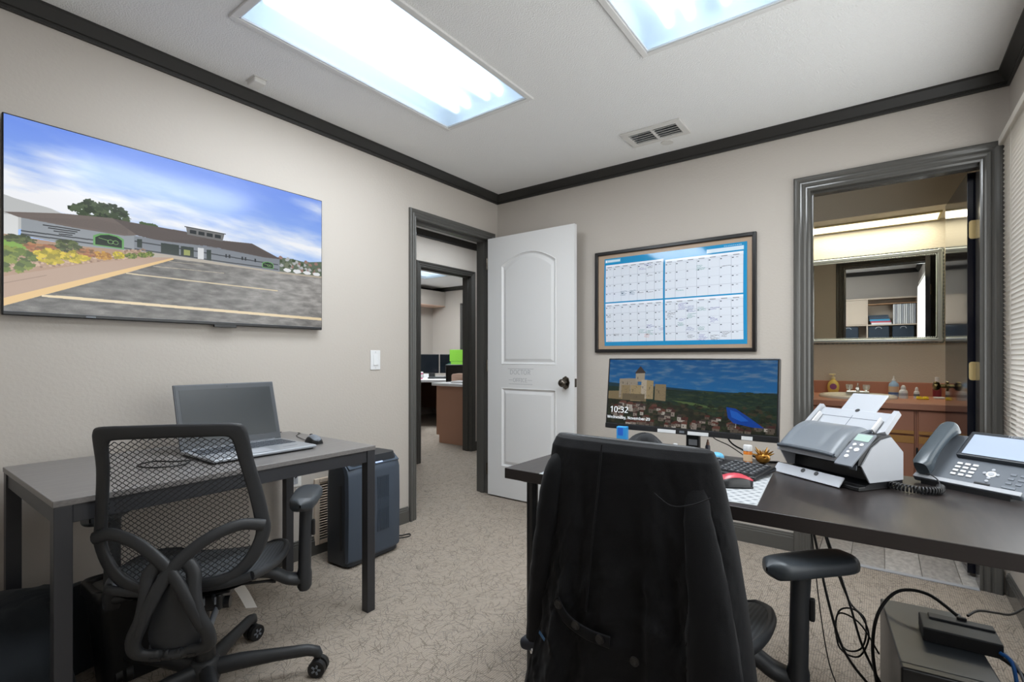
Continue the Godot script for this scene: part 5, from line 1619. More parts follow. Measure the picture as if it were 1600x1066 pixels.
# ---------------------------------------------------------------- washroom
func washroom() -> void:
	var lam := mat("laminate", hexc(176, 122, 98), 0.45)
	var woodm := mat("pull_wood", hexc(184, 134, 72), 0.45)
	var zf := -0.87
	# cabinet units under one counter
	for u in [[1.51, 2.095, "terracotta washroom cabinet at the left end of the counter, behind the door frame"], [2.097, 2.715, "terracotta washroom cabinet with wooden pulls left of the dark catch"], [2.717, 2.985, "narrow terracotta washroom cabinet beside the dark door"]]:
		var w: float = u[1] - u[0]
		var o := thing("vanity_cabinet", u[2], "cabinet", Vector3(u[0], 0, 0), 0.0, "washroom cabinets")
		put(o, "body", mb().bb(0.0, 0.08, -1.675, w, 0.762, zf - 0.02), lam)
		put(o, "toe_kick", mb().bb(0.0, 0.0, -1.675, w, 0.08, zf - 0.08), lam)
		put(o, "drawer", mb().bb(0.008, 0.606, zf - 0.02, w - 0.012, 0.756, zf, 0.002), lam)
		put(o, "drawer_pull", mb().bb(0.008, 0.606, zf - 0.001, w - 0.012, 0.628, zf + 0.004, 0.001), woodm)
		put(o, "door", mb().bb(0.008, 0.09, zf - 0.02, w - 0.012, 0.594, zf, 0.002), lam)
		put(o, "door_pull", mb().bb(0.008, 0.548, zf - 0.001, w - 0.012, 0.594, zf + 0.004, 0.001), woodm)
	solo("cabinet_catch", mb().box(Vector3(0, 0.025, 0.004), Vector3(0.011, 0.05, 0.008), 0.003), M.black, "small dark catch on the stile between the washroom cabinets", "catch", Vector3(2.717, 0.472, zf + 0.001))
	var ct := thing("counter", "terracotta laminate washroom counter with a raised back edge", "counter", Vector3(1.505, 0.763, -1.678))
	put(ct, "top", mb().bb(0.0, 0.0, 0.0, 1.49, 0.04, 0.835, 0.004), lam)
	put(ct, "backsplash", mb().bb(0.0, 0.04, 0.0, 1.49, 0.142, 0.02, 0.003), lam)
	# oval basin
	var sk := thing("basin", "off-white oval basin set in the washroom counter", "sink", Vector3(2.39, 0.803, -1.27))
	var por := mat("porcelain", hexc(222, 218, 206), 0.15)
	var rows := []
	for q in [[1.0, 0.0], [1.0, 0.012], [0.97, 0.02], [0.90, 0.02], [0.86, 0.01], [0.83, 0.003], [0.5, 0.002], [0.06, 0.001]]:
		var row := []
		for k in 40:
			var an := TAU * k / 40.0
			row.append(Vector3(cos(an) * 0.24 * q[0], q[1], sin(an) * 0.27 * q[0]))
		rows.append(row)
	put(sk, "bowl", mb().grid(rows, true), por)
	put(sk, "drain", mb().at(0, 0.003, 0).lathe([[0.02, 0.0], [0.02, 0.002], [0.0, 0.002]], 16), M.chrome)
	var fc := thing("tap", "chrome basin tap between two clear acrylic knobs", "tap", Vector3(2.388, 0.822, -1.50))
	put(fc, "base_plate", mb().box(Vector3(0, 0.008, 0), Vector3(0.15, 0.016, 0.05), 0.007, 2), M.chrome)
	put(fc, "spout", mb().tube(curve([Vector3(0, 0.012, -0.005), Vector3(0, 0.042, 0.0), Vector3(0, 0.048, 0.04), Vector3(0, 0.038, 0.09)], 6), [0.018, 0.018, 0.017, 0.016, 0.015, 0.014, 0.013, 0.013, 0.012, 0.012, 0.012, 0.011, 0.011, 0.011, 0.011, 0.011, 0.011, 0.011, 0.011], 12), M.chrome)
	put(fc, "lift_rod", mb().cyl(Vector3(0, 0.05, -0.012), Vector3(0, 0.075, -0.012), 0.004, 0.006, 10), M.chrome)
	var acr := mat("acrylic", Color(0.86, 0.88, 0.86, 0.35), 0.12)
	acr.transparency = BaseMaterial3D.TRANSPARENCY_ALPHA
	for s in [-1.0, 1.0]:
		put(fc, "knob", mb().at(s * 0.054, 0.022, 0).lathe([[0.012, 0.0], [0.022, 0.006], [0.024, 0.02], [0.026, 0.036], [0.022, 0.042], [0.0, 0.042]], 9), acr)
		put(fc, "knob_core", mb().at(s * 0.054, 0.012, 0).lathe([[0.012, 0.0], [0.008, 0.012], [0.008, 0.04], [0.0, 0.042]], 12), M.chrome)
	# bottles
	var sp := thing("soap_bottle", "yellow liquid soap pump bottle with a purple label by the basin", "soap bottle", Vector3(2.222, 0.803, -1.585))
	var br := []
	for q in [[0.0, 0.028, 0.017], [0.004, 0.033, 0.02], [0.04, 0.040, 0.024], [0.065, 0.041, 0.024], [0.09, 0.034, 0.021], [0.108, 0.018, 0.015], [0.114, 0.012, 0.012], [0.122, 0.012, 0.012]]:
		var row := []
		for k in 24:
			var an := TAU * k / 24.0
			row.append(Vector3(cos(an) * q[1], q[0], sin(an) * q[2]))
		br.append(row)
	put(sp, "body", mb().grid(br, true), mat("soap_yellow", hexc(222, 196, 104), 0.2))
	put(sp, "label_sticker", mb().at(0.002, 0.058, 0.0245, 0, 90).lathe([[0.024, 0.0], [0.024, 0.001], [0.0, 0.0012]], 18), mat("soap_label", hexc(142, 78, 130), 0.5))
	put(sp, "pump", mb().at(0, 0.12, 0).lathe([[0.014, 0.0], [0.014, 0.012], [0.005, 0.014], [0.005, 0.032], [0.0, 0.032]], 14), mat("pump_cream", hexc(228, 216, 160), 0.4))
	put(sp, "spout", mb().box(Vector3(-0.006, 0.156, 0.004), Vector3(0.044, 0.008, 0.014), 0.003), M.pump_cream)
	var bb := thing("blue_bottle", "pale blue bottle with a nozzle and coloured label on the washroom counter", "bottle", Vector3(2.61, 0.803, -1.50))
	put(bb, "body", mb().lathe([[0.0, 0.0], [0.03, 0.0], [0.032, 0.006], [0.032, 0.08], [0.028, 0.098], [0.014, 0.11], [0.012, 0.118], [0.0, 0.118]], 22), mat("bottle_blue", hexc(150, 180, 212), 0.3))
	put(bb, "label_band", mb().lathe([[0.0326, 0.034], [0.0326, 0.076]], 22), mat("blue_label", hexc(206, 178, 150), 0.5))
	put(bb, "label_stripe", mb().lathe([[0.0328, 0.018], [0.0328, 0.032]], 22), mat("blue_stripe", hexc(84, 116, 170), 0.5))
	put(bb, "nozzle", mb().lathe([[0.011, 0.118], [0.011, 0.128], [0.005, 0.134], [0.004, 0.154], [0.0, 0.155]], 14), M.white_plastic)
	for q in [[2.662, -1.33, 0.026, 0.095, "white plastic bottle with a printed band beside the blue bottle", "bottle_white"], [2.738, -1.37, 0.017, 0.082, "slim white dropper bottle beside the yellow dish", "dropper"]]:
		var wb := thing("white_bottle", q[4], "bottle", Vector3(q[0], 0.803, q[1]))
		var r: float = q[2]
		var hh: float = q[3]
		put(wb, "body", mb().lathe([[0.0, 0.0], [r, 0.0], [r, hh * 0.5], [r * 0.8, hh * 0.62], [r * 0.5, hh * 0.68], [0.0, hh * 0.68]], 20), M.white_plastic)
		put(wb, "label_band", mb().lathe([[r * 1.01, hh * 0.2], [r * 1.01, hh * 0.4]], 20), M.mid_grey if r < 0.02 else M.light_grey)
		put(wb, "cap", mb().lathe([[r * 0.55, hh * 0.66], [r * 0.6, hh * 0.74], [r * 0.5, hh * 0.9], [r * 0.2, hh], [0.0, hh]], 16), M.white_plastic)
	var yd := thing("yellow_case", "flat bright yellow contact lens case on the washroom counter", "case", Vector3(2.765, 0.803, -1.27))
	var yel := mat("yellow", hexc(236, 208, 30), 0.35)
	put(yd, "tray", mb().box(Vector3(0, 0.008, 0), Vector3(0.07, 0.012, 0.03), 0.005, 2), yel)
	for s in [-1.0, 1.0]:
		put(yd, "screw_cap", mb().at(s * 0.018, 0.008, 0).lathe([[0.015, 0.0], [0.015, 0.012], [0.013, 0.014], [0.0, 0.014]], 16), yel)
	var rb := thing("red_bottle", "white-capped bottle with a dark red label near the dark door", "bottle", Vector3(2.86, 0.803, -1.52))
	put(rb, "body", mb().lathe([[0.0, 0.0], [0.024, 0.0], [0.025, 0.095], [0.014, 0.11], [0.012, 0.12], [0.0, 0.12]], 18), M.white_plastic)
	put(rb, "label_band", mb().lathe([[0.0252, 0.01], [0.0254, 0.085]], 18), mat("dark_red", hexc(120, 28, 46), 0.4))
	put(rb, "cap", mb().lathe([[0.013, 0.118], [0.013, 0.15], [0.0, 0.152]], 14), M.white_plastic)
	solo("soap_dish", mb().box(Vector3(0, 0.007, 0), Vector3(0.06, 0.014, 0.04), 0.006, 2), M.white_plastic, "white soap dish on the counter in front of the red-labelled bottle", "dish", Vector3(2.865, 0.803, -1.42))
	# framed mirror, hung leaning forward a little
	var mi := thing("wall_mirror", "wide mirror in an ornate silver frame above the washroom counter", "mirror", Vector3(2.315, 1.205, -1.66))
	mi.rotation_degrees = Vector3(0.5, 0, 0)
	var hw := 0.594
	var hh2 := 0.708
	var sil := mat("silver_frame", hexc(188, 196, 198), 0.3, 0.8)
	var sild := mat("silver_dark", hexc(116, 122, 122), 0.45, 0.6)
	put(mi, "glass", mb().quad(Vector3(-hw + 0.04, 0.04, 0.006), Vector3(hw - 0.04, 0.04, 0.006), Vector3(hw - 0.04, hh2 - 0.04, 0.006), Vector3(-hw + 0.04, hh2 - 0.04, 0.006)), mat("mirror_glass", Color(0.93, 0.94, 0.93), 0.0, 1.0))
	var fr := mb()
	for s in [-1.0, 1.0]:
		fr.box(Vector3(s * (hw - 0.024), hh2 * 0.5, 0.008), Vector3(0.03, hh2 - 0.01, 0.022), 0.008, 2)
		fr.box(Vector3(0, hh2 * 0.5 + s * (hh2 * 0.5 - 0.024), 0.008), Vector3(hw * 2 - 0.01, 0.03, 0.022), 0.008, 2)
	put(mi, "frame", fr, sil)
	var bd := mb()
	var lf := mb()
	for s in [-1.0, 1.0]:
		var k := 0
		var x := -hw + 0.045
		while x < hw - 0.045:
			bd.ball(Vector3(x, hh2 * 0.5 + s * (hh2 * 0.5 - 0.044), 0.013), Vector3(0.0045, 0.005, 0.005), 6, 4)
			x += 0.0105
		x = -hw + 0.01
		while x < hw:
			lf.ball(Vector3(x, hh2 * 0.5 + s * (hh2 * 0.5 - 0.004), 0.010), Vector3(0.016, 0.006, 0.008), 8, 4)
			x += 0.027
		var y := 0.05
		while y < hh2 - 0.045:
			bd.ball(Vector3(s * (hw - 0.044), y, 0.013), Vector3(0.005, 0.0045, 0.005), 6, 4)
			y += 0.0105
		y = 0.02
		while y < hh2 - 0.01:
			lf.ball(Vector3(s * (hw - 0.004), y, 0.010), Vector3(0.006, 0.016, 0.008), 8, 4)
			y += 0.027
	put(mi, "beading", bd, sil).set_meta("kind", "stuff")
	put(mi, "leaf_edge", lf, sild).set_meta("kind", "stuff")
	put(mi, "back_board", mb().bb(-hw + 0.02, 0.02, -0.004, hw - 0.02, hh2 - 0.02, 0.004), M.black)
	# glossy dark door standing open into the washroom
	var d := thing("washroom_door", "glossy dark navy door standing open into the washroom", "door", Vector3(2.88, 0.02, -0.147), 2.85)
	put(d, "slab", mb().bb(0.0, 0.0, -0.645, 0.035, 2.0, 0.0, 0.0015), M.navy_door)
	for y in [0.21, 1.01, 1.715]:
		var hg := Node3D.new()
		hg.name = "hinge"
		d.add_child(hg, true)
		hg.position = Vector3(0.018, y, 0.001)
		var lp := mb()
		lp.prism(rrect(-0.012, -0.046, 0.020, 0.046, 0.012, 4), 0.0, 0.002)
		put(hg, "leaf", lp, M.brass)
		put(hg, "barrel", mb().cyl(Vector3(0.022, -0.046, 0.004), Vector3(0.022, 0.046, 0.004), 0.0055, -1, 10), M.brass)
		put(hg, "finial", mb().ball(Vector3(0.022, 0.05, 0.004), Vector3(0.006, 0.006, 0.006), 8, 6), M.brass)
	for s in [-1.0, 1.0]:
		var kn := Node3D.new()
		kn.name = "door_knob"
		d.add_child(kn, true)
		kn.position = Vector3(0.0 if s < 0 else 0.035, 0.905, -0.585)
		var kb := mb().at(0, 0, 0, 0, 0, 90 if s < 0 else -90)
		kb.lathe([[0.03, 0.0], [0.03, 0.006], [0.012, 0.01], [0.011, 0.03], [0.022, 0.036], [0.028, 0.048], [0.026, 0.06], [0.012, 0.067], [0.0, 0.067]], 20)
		put(kn, "knob", kb, mat("antique_brass", hexc(128, 112, 74), 0.25, 1.0))
# ---------------------------------------------------------------- office across the hall, seen through both doorways
func far_chair(at: Vector3, turn: float, label: String) -> void:
	var o := thing("task_chair", label, "chair", at, turn, "task chairs in the far office")
	var b := mb()
	b.lathe([[0.0, 0.06], [0.035, 0.06], [0.03, 0.13], [0.022, 0.14], [0.022, 0.42], [0.0, 0.42]], 14)
	for k in 5:
		var an := TAU * k / 5.0
		b.tube([Vector3(0, 0.1, 0), Vector3(sin(an) * 0.28, 0.075, cos(an) * 0.28)], [0.025, 0.016], 8)
	put(o, "star_base", b, M.satin_black)
	for k in 5:
		var an := TAU * k / 5.0
		put(o, "caster", mb().cyl(Vector3(sin(an) * 0.28 - 0.015, 0.03, cos(an) * 0.28), Vector3(sin(an) * 0.28 + 0.015, 0.03, cos(an) * 0.28), 0.03, -1, 14), M.black)
	put(o, "seat", mb().box(Vector3(0, 0.455, 0), Vector3(0.48, 0.07, 0.46), 0.03, 3), M.black)
	var rows := []
	for i in 7:
		var s := i / 6.0
		var row := []
		for j in 9:
			var u := j / 4.0 - 1.0
			row.append(Vector3(u * (0.22 - 0.03 * s), 0.55 + 0.43 * s, 0.2 + 0.1 * s - 0.04 * u * u))
		rows.append(row)
	put(o, "backrest", mb().grid(rows), M.mesh_strand)
	var rim := []
	for j in 9:
		rim.append(rows[6][j])
	put(o, "back_rail", mb().tube(rim, 0.014, 8), M.matte_plastic)
	for s in [0, 8]:
		var e := []
		for i in 7:
			e.append(rows[i][s])
		put(o, "back_stile", mb().tube(e, 0.012, 8), M.satin_black)
	put(o, "back_bar", mb().tube([Vector3(0, 0.44, 0.15), Vector3(0, 0.48, 0.25), Vector3(0, 0.6, 0.235)], 0.02, 8, 0.5), M.satin_black)

func far_office() -> void:
	var tan_ := mat("cabinet_tan", hexc(168, 126, 104), 0.5)
	var top := mat("counter_white", hexc(222, 222, 224), 0.4)
	# peninsula counter
	var c := thing("reception_cabinet", "tan cabinet with a pale counter top standing inside the far doorway", "cabinet", Vector3(-2.08, 0, -1.36))
	put(c, "body", mb().bb(0.0, 0.1, -0.6, 0.62, 0.73, 0.0), tan_)
	put(c, "plinth", mb().bb(0.05, 0.0, -0.58, 0.62, 0.1, -0.0), tan_)
	put(c, "top", mb().bb(-0.06, 0.73, -0.63, 0.62, 0.765, 0.03, 0.004), top)
	var pp := mat("sheet_paper", hexc(232, 232, 234), 0.8)
	solo("paper_stack", mb().box(Vector3(0, 0.012, 0), Vector3(0.3, 0.024, 0.22), 0.001), pp, "stack of white paper on the pale counter of the far office", "paper", Vector3(-1.78, 0.765, -1.58), 12)
	var hb := thing("beige_tray", "beige rounded desk tray on the pale counter of the far office", "tray", Vector3(-2.0, 0.765, -1.78), 20)
	put(hb, "body", mb().prism(rrect(-0.13, 0.0, 0.13, 0.11, 0.03, 5), -0.09, 0.09), mat("tray_beige", hexc(206, 172, 152), 0.5))
	put(hb, "lip", mb().box(Vector3(0, 0.045, 0.093), Vector3(0.2, 0.012, 0.008), 0.003), M.tray_beige)
	# corner desk
	var d := thing("corner_desk", "corner desk with a white top and brown panels in the far office", "desk", Vector3(-4.5, 0, -3.65))
	var poly := v2([[0.005, -0.005], [1.8, -0.005], [1.8, -1.09], [0.9, -1.75], [0.005, -1.75]])
	var tp := mb()
	tp.t = Transform3D(Basis(Vector3(1, 0, 0), Vector3(0, 0, -1), Vector3(0, 1, 0)), Vector3.ZERO)
	tp.prism(poly, 0.705, 0.74)
	put(d, "top", tp, top)
	var br := mat("desk_brown", hexc(112, 78, 60), 0.5)
	put(d, "side_panel", mb().bb(1.72, 0, 0.02, 1.75, 0.705, 1.05), br)
	put(d, "side_panel", mb().bb(0.02, 0, 1.70, 0.85, 0.705, 1.73), br)
	put(d, "back_panel", mb().bb(0.02, 0.15, 0.3, 1.7, 0.705, 0.32), br)
	# monitors, cup, keyboard, green file
	for q in [[-3.975, -3.045, "left one of the two dark monitors on the far corner desk"], [-3.672, -3.268, "right one of the two dark monitors on the far corner desk, with a teal picture"]]:
		var m := thing("far_monitor", q[2], "monitor", Vector3(q[0], 0.74, q[1]), 36.6, "monitors on the far corner desk")
		put(m, "housing", mb().box(Vector3(0, 0.24, -0.01), Vector3(0.36, 0.34, 0.03), 0.005), M.satin_black)
		var dark: Material = mat("far_screen", hexc(16, 22, 28), 0.15)
		put(m, "screen", mb().box(Vector3(0, 0.24, 0.0055), Vector3(0.34, 0.32, 0.001)), dark)
		if q[0] > -3.8:
			var teal := glow("teal_glow", Color(0.08, 0.42, 0.36), 0.4)
			teal.albedo_color = Color(0.03, 0.1, 0.09)
			put(m, "picture", mb().prism(v2([[-0.08, 0.22], [0.02, 0.27], [0.16, 0.3], [0.13, 0.22], [0.03, 0.21]]), 0.006, 0.0066), teal)
		put(m, "neck", mb().box(Vector3(0, 0.06, -0.03), Vector3(0.04, 0.12, 0.02)), M.light_grey)
		put(m, "foot", mb().box(Vector3(0, 0.006, -0.02), Vector3(0.2, 0.012, 0.16), 0.003), M.satin_black)
	var cu := thing("paper_cup", "pink and white paper cup on the far corner desk", "cup", Vector3(-3.52, 0.74, -2.42))
	put(cu, "cup", mb().lathe([[0.0, 0.0], [0.035, 0.0], [0.045, 0.1], [0.0, 0.1]], 16), mat("pink", hexc(214, 112, 150), 0.5))
	put(cu, "lid", mb().lathe([[0.047, 0.1], [0.047, 0.11], [0.036, 0.118], [0.0, 0.118]], 16), M.white_plastic)
	put(cu, "sleeve", mb().lathe([[0.0385, 0.025], [0.0435, 0.075]], 16), M.white_plastic)
	var kb := thing("far_keyboard", "dark keyboard on the far corner desk before the monitors", "keyboard", Vector3(-3.38, 0.74, -2.75), 36.6)
	put(kb, "case", mb().box(Vector3(0, 0.012, 0), Vector3(0.42, 0.022, 0.14), 0.004), M.satin_black)
	put(kb, "keys", mb().box(Vector3(0, 0.024, -0.005), Vector3(0.4, 0.006, 0.11), 0.002), M.slate)
	var sx := thing("desk_speaker", "small dark box with a white label under the far monitors", "device", Vector3(-3.78, 0.74, -2.93), 36.6)
	put(sx, "body", mb().box(Vector3(0, 0.04, 0), Vector3(0.1, 0.08, 0.08), 0.006), M.black)
	put(sx, "label_tag", mb().box(Vector3(-0.075, 0.035, 0.03), Vector3(0.13, 0.06, 0.01), 0.002), M.white_plastic)
	var gf := thing("green_file", "bright green upright file box on the far desk, against the wall", "file box", Vector3(-3.32, 0.74, -3.12), 36.6)
	var gr := mat("lime", hexc(116, 176, 52), 0.5)
	put(gf, "lower_box", mb().box(Vector3(0, 0.14, 0), Vector3(0.26, 0.28, 0.1), 0.003), gr)
	put(gf, "upper_box", mb().box(Vector3(-0.01, 0.385, 0), Vector3(0.28, 0.2, 0.1), 0.003), gr)
	far_chair(Vector3(-2.40, 0, -2.27), 20, "black office chair behind the tan cabinet in the far office")
	far_chair(Vector3(-3.22, 0, -1.78), 36.6, "black office chair at the far corner desk, its casters showing past the door frame")
	# wall cupboard and the dark door frame on the far wall
	var wc := thing("wall_cupboard", "beige cupboard high in the far corner under the crown", "cupboard", Vector3(-4.5, 2.07, -3.645))
	put(wc, "body", mb().bb(0.002, 0.0, 0.002, 0.34, 0.27, 1.2, 0.004), M.wall)
	put(wc, "bottom_rail", mb().bb(0.002, -0.012, 0.002, 0.35, 0.0, 1.2), M.tray_beige)
	var d4 := Node3D.new()
	d4.name = "door_4"
	add_child(d4)
	tag(d4, "dark door frame on the end wall of the far office", "", "", "structure")
	casing(d4, "casing", Vector3(-3.66, 0, -3.65), Vector3(1, 0, 0), Vector3(0, 0, 1), 0.8, 2.0, 0.1, M.trim)
	put(d4, "door_leaf", mb().bb(-3.66, 0.0, -3.66, -2.86, 2.0, -3.645), M.crown)
	put(d4, "knob", mb().ball(Vector3(-3.6, 1.0, -3.61), Vector3(0.028, 0.028, 0.028)), M.pewter)

# ---------------------------------------------------------------- behind the camera, seen in the washroom mirror
func rear_of_room() -> void:
	var o := thing("wall_hutch", "beige wall shelf unit seen in the washroom mirror", "shelf", Vector3(1.3, 1.28, 3.3))
	var bg := mat("hutch", hexc(196, 180, 162), 0.55)
	var w := 1.69
	put(o, "back", mb().bb(0, 0, 0.305, w, 0.674, 0.317), bg)
	put(o, "top_board", mb().bb(0, 0.652, 0.0, w, 0.674, 0.305), bg)
	put(o, "bottom_board", mb().bb(0, 0.0, 0.0, w, 0.022, 0.305), bg)
	put(o, "middle_shelf", mb().bb(0, 0.234, 0.004, w, 0.252, 0.305), bg)
	for x in [0.0, 1.044, w - 0.018]:
		put(o, "divider", mb().bb(x, 0.022, 0.0, x + 0.018, 0.652, 0.305), bg)
	put(o, "cupboard_door", mb().bb(0.02, 0.256, -0.004, 1.042, 0.648, 0.004), bg)
	put(o, "upper_shelf", mb().bb(1.062, 0.57, 0.02, w - 0.018, 0.582, 0.305), mat("shelf_wood", hexc(170, 130, 92), 0.5))
	# stack of books
	var cols := [hexc(226, 228, 230), hexc(190, 70, 90), hexc(60, 150, 190), hexc(50, 64, 82), hexc(40, 56, 70)]
	var labs := ["white book at the bottom of the shelf stack", "red book second from the bottom of the shelf stack", "blue book in the middle of the shelf stack", "slate book second from the top of the shelf stack", "dark book on top of the shelf stack"]
	var y := 1.532
	for k in 5:
		var b := thing("book", labs[k] + " in the mirror", "book", Vector3(2.53 - k * 0.008, y, 3.44), k * 2.0 - 4.0, "books stacked on the hutch shelf")
		var th: float = [0.03, 0.024, 0.03, 0.036, 0.03][k]
		put(b, "cover", mb().box(Vector3(0, th * 0.5, 0), Vector3(0.26, th, 0.19), 0.002), mat("book_%d" % k, cols[k], 0.5))
		put(b, "pages", mb().box(Vector3(0, th * 0.5, 0.004), Vector3(0.262, th * 0.7, 0.175)), M.white_plastic)
		y += th
	# white folders standing on the shelf
	for k in 11:
		var f := thing("folder", "%s white folder from the left in the row on the hutch shelf" % ["first", "second", "third", "fourth", "fifth", "sixth", "seventh", "eighth", "ninth", "tenth", "last"][k], "folder", Vector3(2.695 + k * 0.0255, 1.532, 3.44), 0.0, "white folders on the hutch shelf")
		put(f, "cover", mb().box(Vector3(0, 0.155, 0), Vector3(0.022, 0.31, 0.22), 0.003), M.light_grey if k % 3 == 1 else M.white_plastic)
	# dark bins below
	var nb := mat("bin_navy", hexc(34, 48, 62), 0.7)
	for q in [[1.46, "leftmost"], [1.78, "second"], [2.10, "third"], [2.50, "fourth"], [2.81, "rightmost"]]:
		var bn := thing("storage_bin", "%s dark blue fabric bin from the left on the hutch's lower shelf" % q[1], "bin", Vector3(q[0], 1.302, 3.44), 0.0, "fabric bins on the hutch")
		put(bn, "body", mb().box(Vector3(0, 0.1, 0), Vector3(0.27, 0.2, 0.24), 0.012, 2), nb)
		put(bn, "handle", mb().tube(curve([Vector3(-0.04, 0.16, -0.124), Vector3(-0.02, 0.185, -0.126), Vector3(0.02, 0.185, -0.126), Vector3(0.04, 0.16, -0.124)], 5), 0.006, 8), M.light_grey)
# ---------------------------------------------------------------- mesh builder
class MB:
	var v := PackedVector3Array()
	var n := PackedVector3Array()
	var uv := PackedVector2Array()
	var ix := PackedInt32Array()
	var t := Transform3D()

	func at(x: float, y: float, z: float, ry := 0.0, rx := 0.0, rz := 0.0) -> MB:
		t = Transform3D(Basis.from_euler(Vector3(deg_to_rad(rx), deg_to_rad(ry), deg_to_rad(rz))), Vector3(x, y, z))
		return self

	func vert(p: Vector3, nn: Vector3, u := Vector2.ZERO) -> int:
		v.append(t * p)
		n.append((t.basis * nn).normalized())
		uv.append(u)
		return v.size() - 1

	func tri(a: int, b: int, c: int) -> void:
		var g := (v[b] - v[a]).cross(v[c] - v[a])
		if g.dot(n[a] + n[b] + n[c]) > 0.0:
			ix.append_array([a, c, b])
		else:
			ix.append_array([a, b, c])

	func quad(a: Vector3, b: Vector3, c: Vector3, d: Vector3, ua := Vector2(0, 1), ub := Vector2(1, 1), uc := Vector2(1, 0), ud := Vector2(0, 0)) -> MB:
		var nn := (b - a).cross(c - a).normalized()
		if nn == Vector3.ZERO:
			nn = (c - a).cross(d - a).normalized()
		var i := vert(a, nn, ua)
		vert(b, nn, ub)
		vert(c, nn, uc)
		vert(d, nn, ud)
		tri(i, i + 1, i + 2)
		tri(i, i + 2, i + 3)
		return self

	# box by centre and size, edges rounded by r
	func box(c: Vector3, s: Vector3, r := 0.0, seg := 1) -> MB:
		var h := s * 0.5
		if r <= 0.0:
			for ax in 3:
				for sg in [-1.0, 1.0]:
					var e := Vector3.ZERO
					e[ax] = sg
					var u := Vector3.ZERO
					u[(ax + 1) % 3] = 1
					var w := Vector3.ZERO
					w[(ax + 2) % 3] = 1
					var i := v.size()
					for q in [[-1, -1], [1, -1], [1, 1], [-1, 1]]:
						vert(c + (e + u * q[0] + w * q[1]) * h, e, Vector2(q[0] * 0.5 + 0.5, q[1] * 0.5 + 0.5))
					tri(i, i + 1, i + 2)
					tri(i, i + 2, i + 3)
			return self
		r = minf(r, minf(h.x, minf(h.y, h.z)) * 0.999)
		var gl := [[], [], []]
		for ax in 3:
			for k in seg + 1:
				gl[ax].append(-h[ax] + r * k / seg)
			for k in seg + 1:
				gl[ax].append(h[ax] - r + r * k / seg)
		for ax in 3:
			var a1 := (ax + 1) % 3
			var a2 := (ax + 2) % 3
			for sg in [-1.0, 1.0]:
				var base := v.size()
				var m: int = gl[a1].size()
				for i in m:
					for j in m:
						var p := Vector3.ZERO
						p[ax] = sg * h[ax]
						p[a1] = gl[a1][i]
						p[a2] = gl[a2][j]
						var inn := p.clamp(-h + Vector3(r, r, r), h - Vector3(r, r, r))
						var d := (p - inn).normalized()
						vert(c + inn + d * r, d, Vector2(p[a1] / s[a1] + 0.5, p[a2] / s[a2] + 0.5))
				for i in m - 1:
					for j in m - 1:
						var q := base + i * m + j
						tri(q, q + m, q + m + 1)
						tri(q, q + m + 1, q + 1)
		return self

	# box given by two opposite corners
	func bb(x0: float, y0: float, z0: float, x1: float, y1: float, z1: float, r := 0.0) -> MB:
		return box(Vector3(x0 + x1, y0 + y1, z0 + z1) * 0.5, Vector3(absf(x1 - x0), absf(y1 - y0), absf(z1 - z0)), r)

	# smooth sheet through rows of points
	func grid(rows: Array, cu := false, cv := false) -> MB:
		var nr := rows.size()
		var nc: int = rows[0].size()
		var mid := Vector3.ZERO
		for r in rows:
			for p in r:
				mid += p
		mid /= nr * nc
		var nn := []
		var sgn := 0.0
		for i in nr:
			for j in nc:
				var i0 := (i - 1 + nr) % nr if cv else maxi(i - 1, 0)
				var i1 := (i + 1) % nr if cv else mini(i + 1, nr - 1)
				var j0 := (j - 1 + nc) % nc if cu else maxi(j - 1, 0)
				var j1 := (j + 1) % nc if cu else mini(j + 1, nc - 1)
				var du: Vector3 = rows[i][j1] - rows[i][j0]
				var dv: Vector3 = rows[i1][j] - rows[i0][j]
				var c := du.cross(dv)
				if c.length() < 1e-12:
					c = (rows[i][j] - mid) * 1e-6
				sgn += c.dot(rows[i][j] - mid)
				nn.append(c.normalized())
		var s := -1.0 if sgn < 0.0 else 1.0
		var base := v.size()
		var wc := nc + 1 if cu else nc
		var wr := nr + 1 if cv else nr
		for i in wr:
			for j in wc:
				vert(rows[i % nr][j % nc], nn[(i % nr) * nc + j % nc] * s, Vector2(float(j) / (wc - 1), float(i) / (wr - 1)))
		for i in wr - 1:
			for j in wc - 1:
				var q := base + i * wc + j
				tri(q, q + wc, q + wc + 1)
				tri(q, q + wc + 1, q + 1)
		return self

	# flat convex-ish cap
	func fan(pts: Array, nn: Vector3) -> MB:
		var base := v.size()
		var mid := Vector3.ZERO
		for p in pts:
			mid += p
		vert(mid / pts.size(), nn)
		for p in pts:
			vert(p, nn)
		for k in pts.size():
			tri(base, base + 1 + k, base + 1 + (k + 1) % pts.size())
		return self

	# tube along points; r a number or array; flat: height/width ratio, up: direction of the width axis
	func tube(pts: Array, r, sides := 8, flat := 1.0, up := Vector3.UP, caps := true) -> MB:
		var rows := []
		var m := pts.size()
		for i in m:
			var d: Vector3 = (pts[mini(i + 1, m - 1)] - pts[maxi(i - 1, 0)]).normalized()
			var a := up - d * up.dot(d)
			if a.length() < 0.05:
				a = Vector3.RIGHT - d * d.x
				if a.length() < 0.05:
					a = Vector3.FORWARD - d * d.dot(Vector3.FORWARD)
			a = a.normalized()
			var b := d.cross(a)
			var rr: float = r[i] if r is Array else r
			var row := []
			for k in sides:
				var an := TAU * k / sides
				row.append(pts[i] + a * cos(an) * rr + b * sin(an) * rr * flat)
			rows.append(row)
		grid(rows, true)
		if caps:
			fan(rows[0], (pts[0] - pts[1]).normalized())
			fan(rows[m - 1], (pts[m - 1] - pts[m - 2]).normalized())
		return self

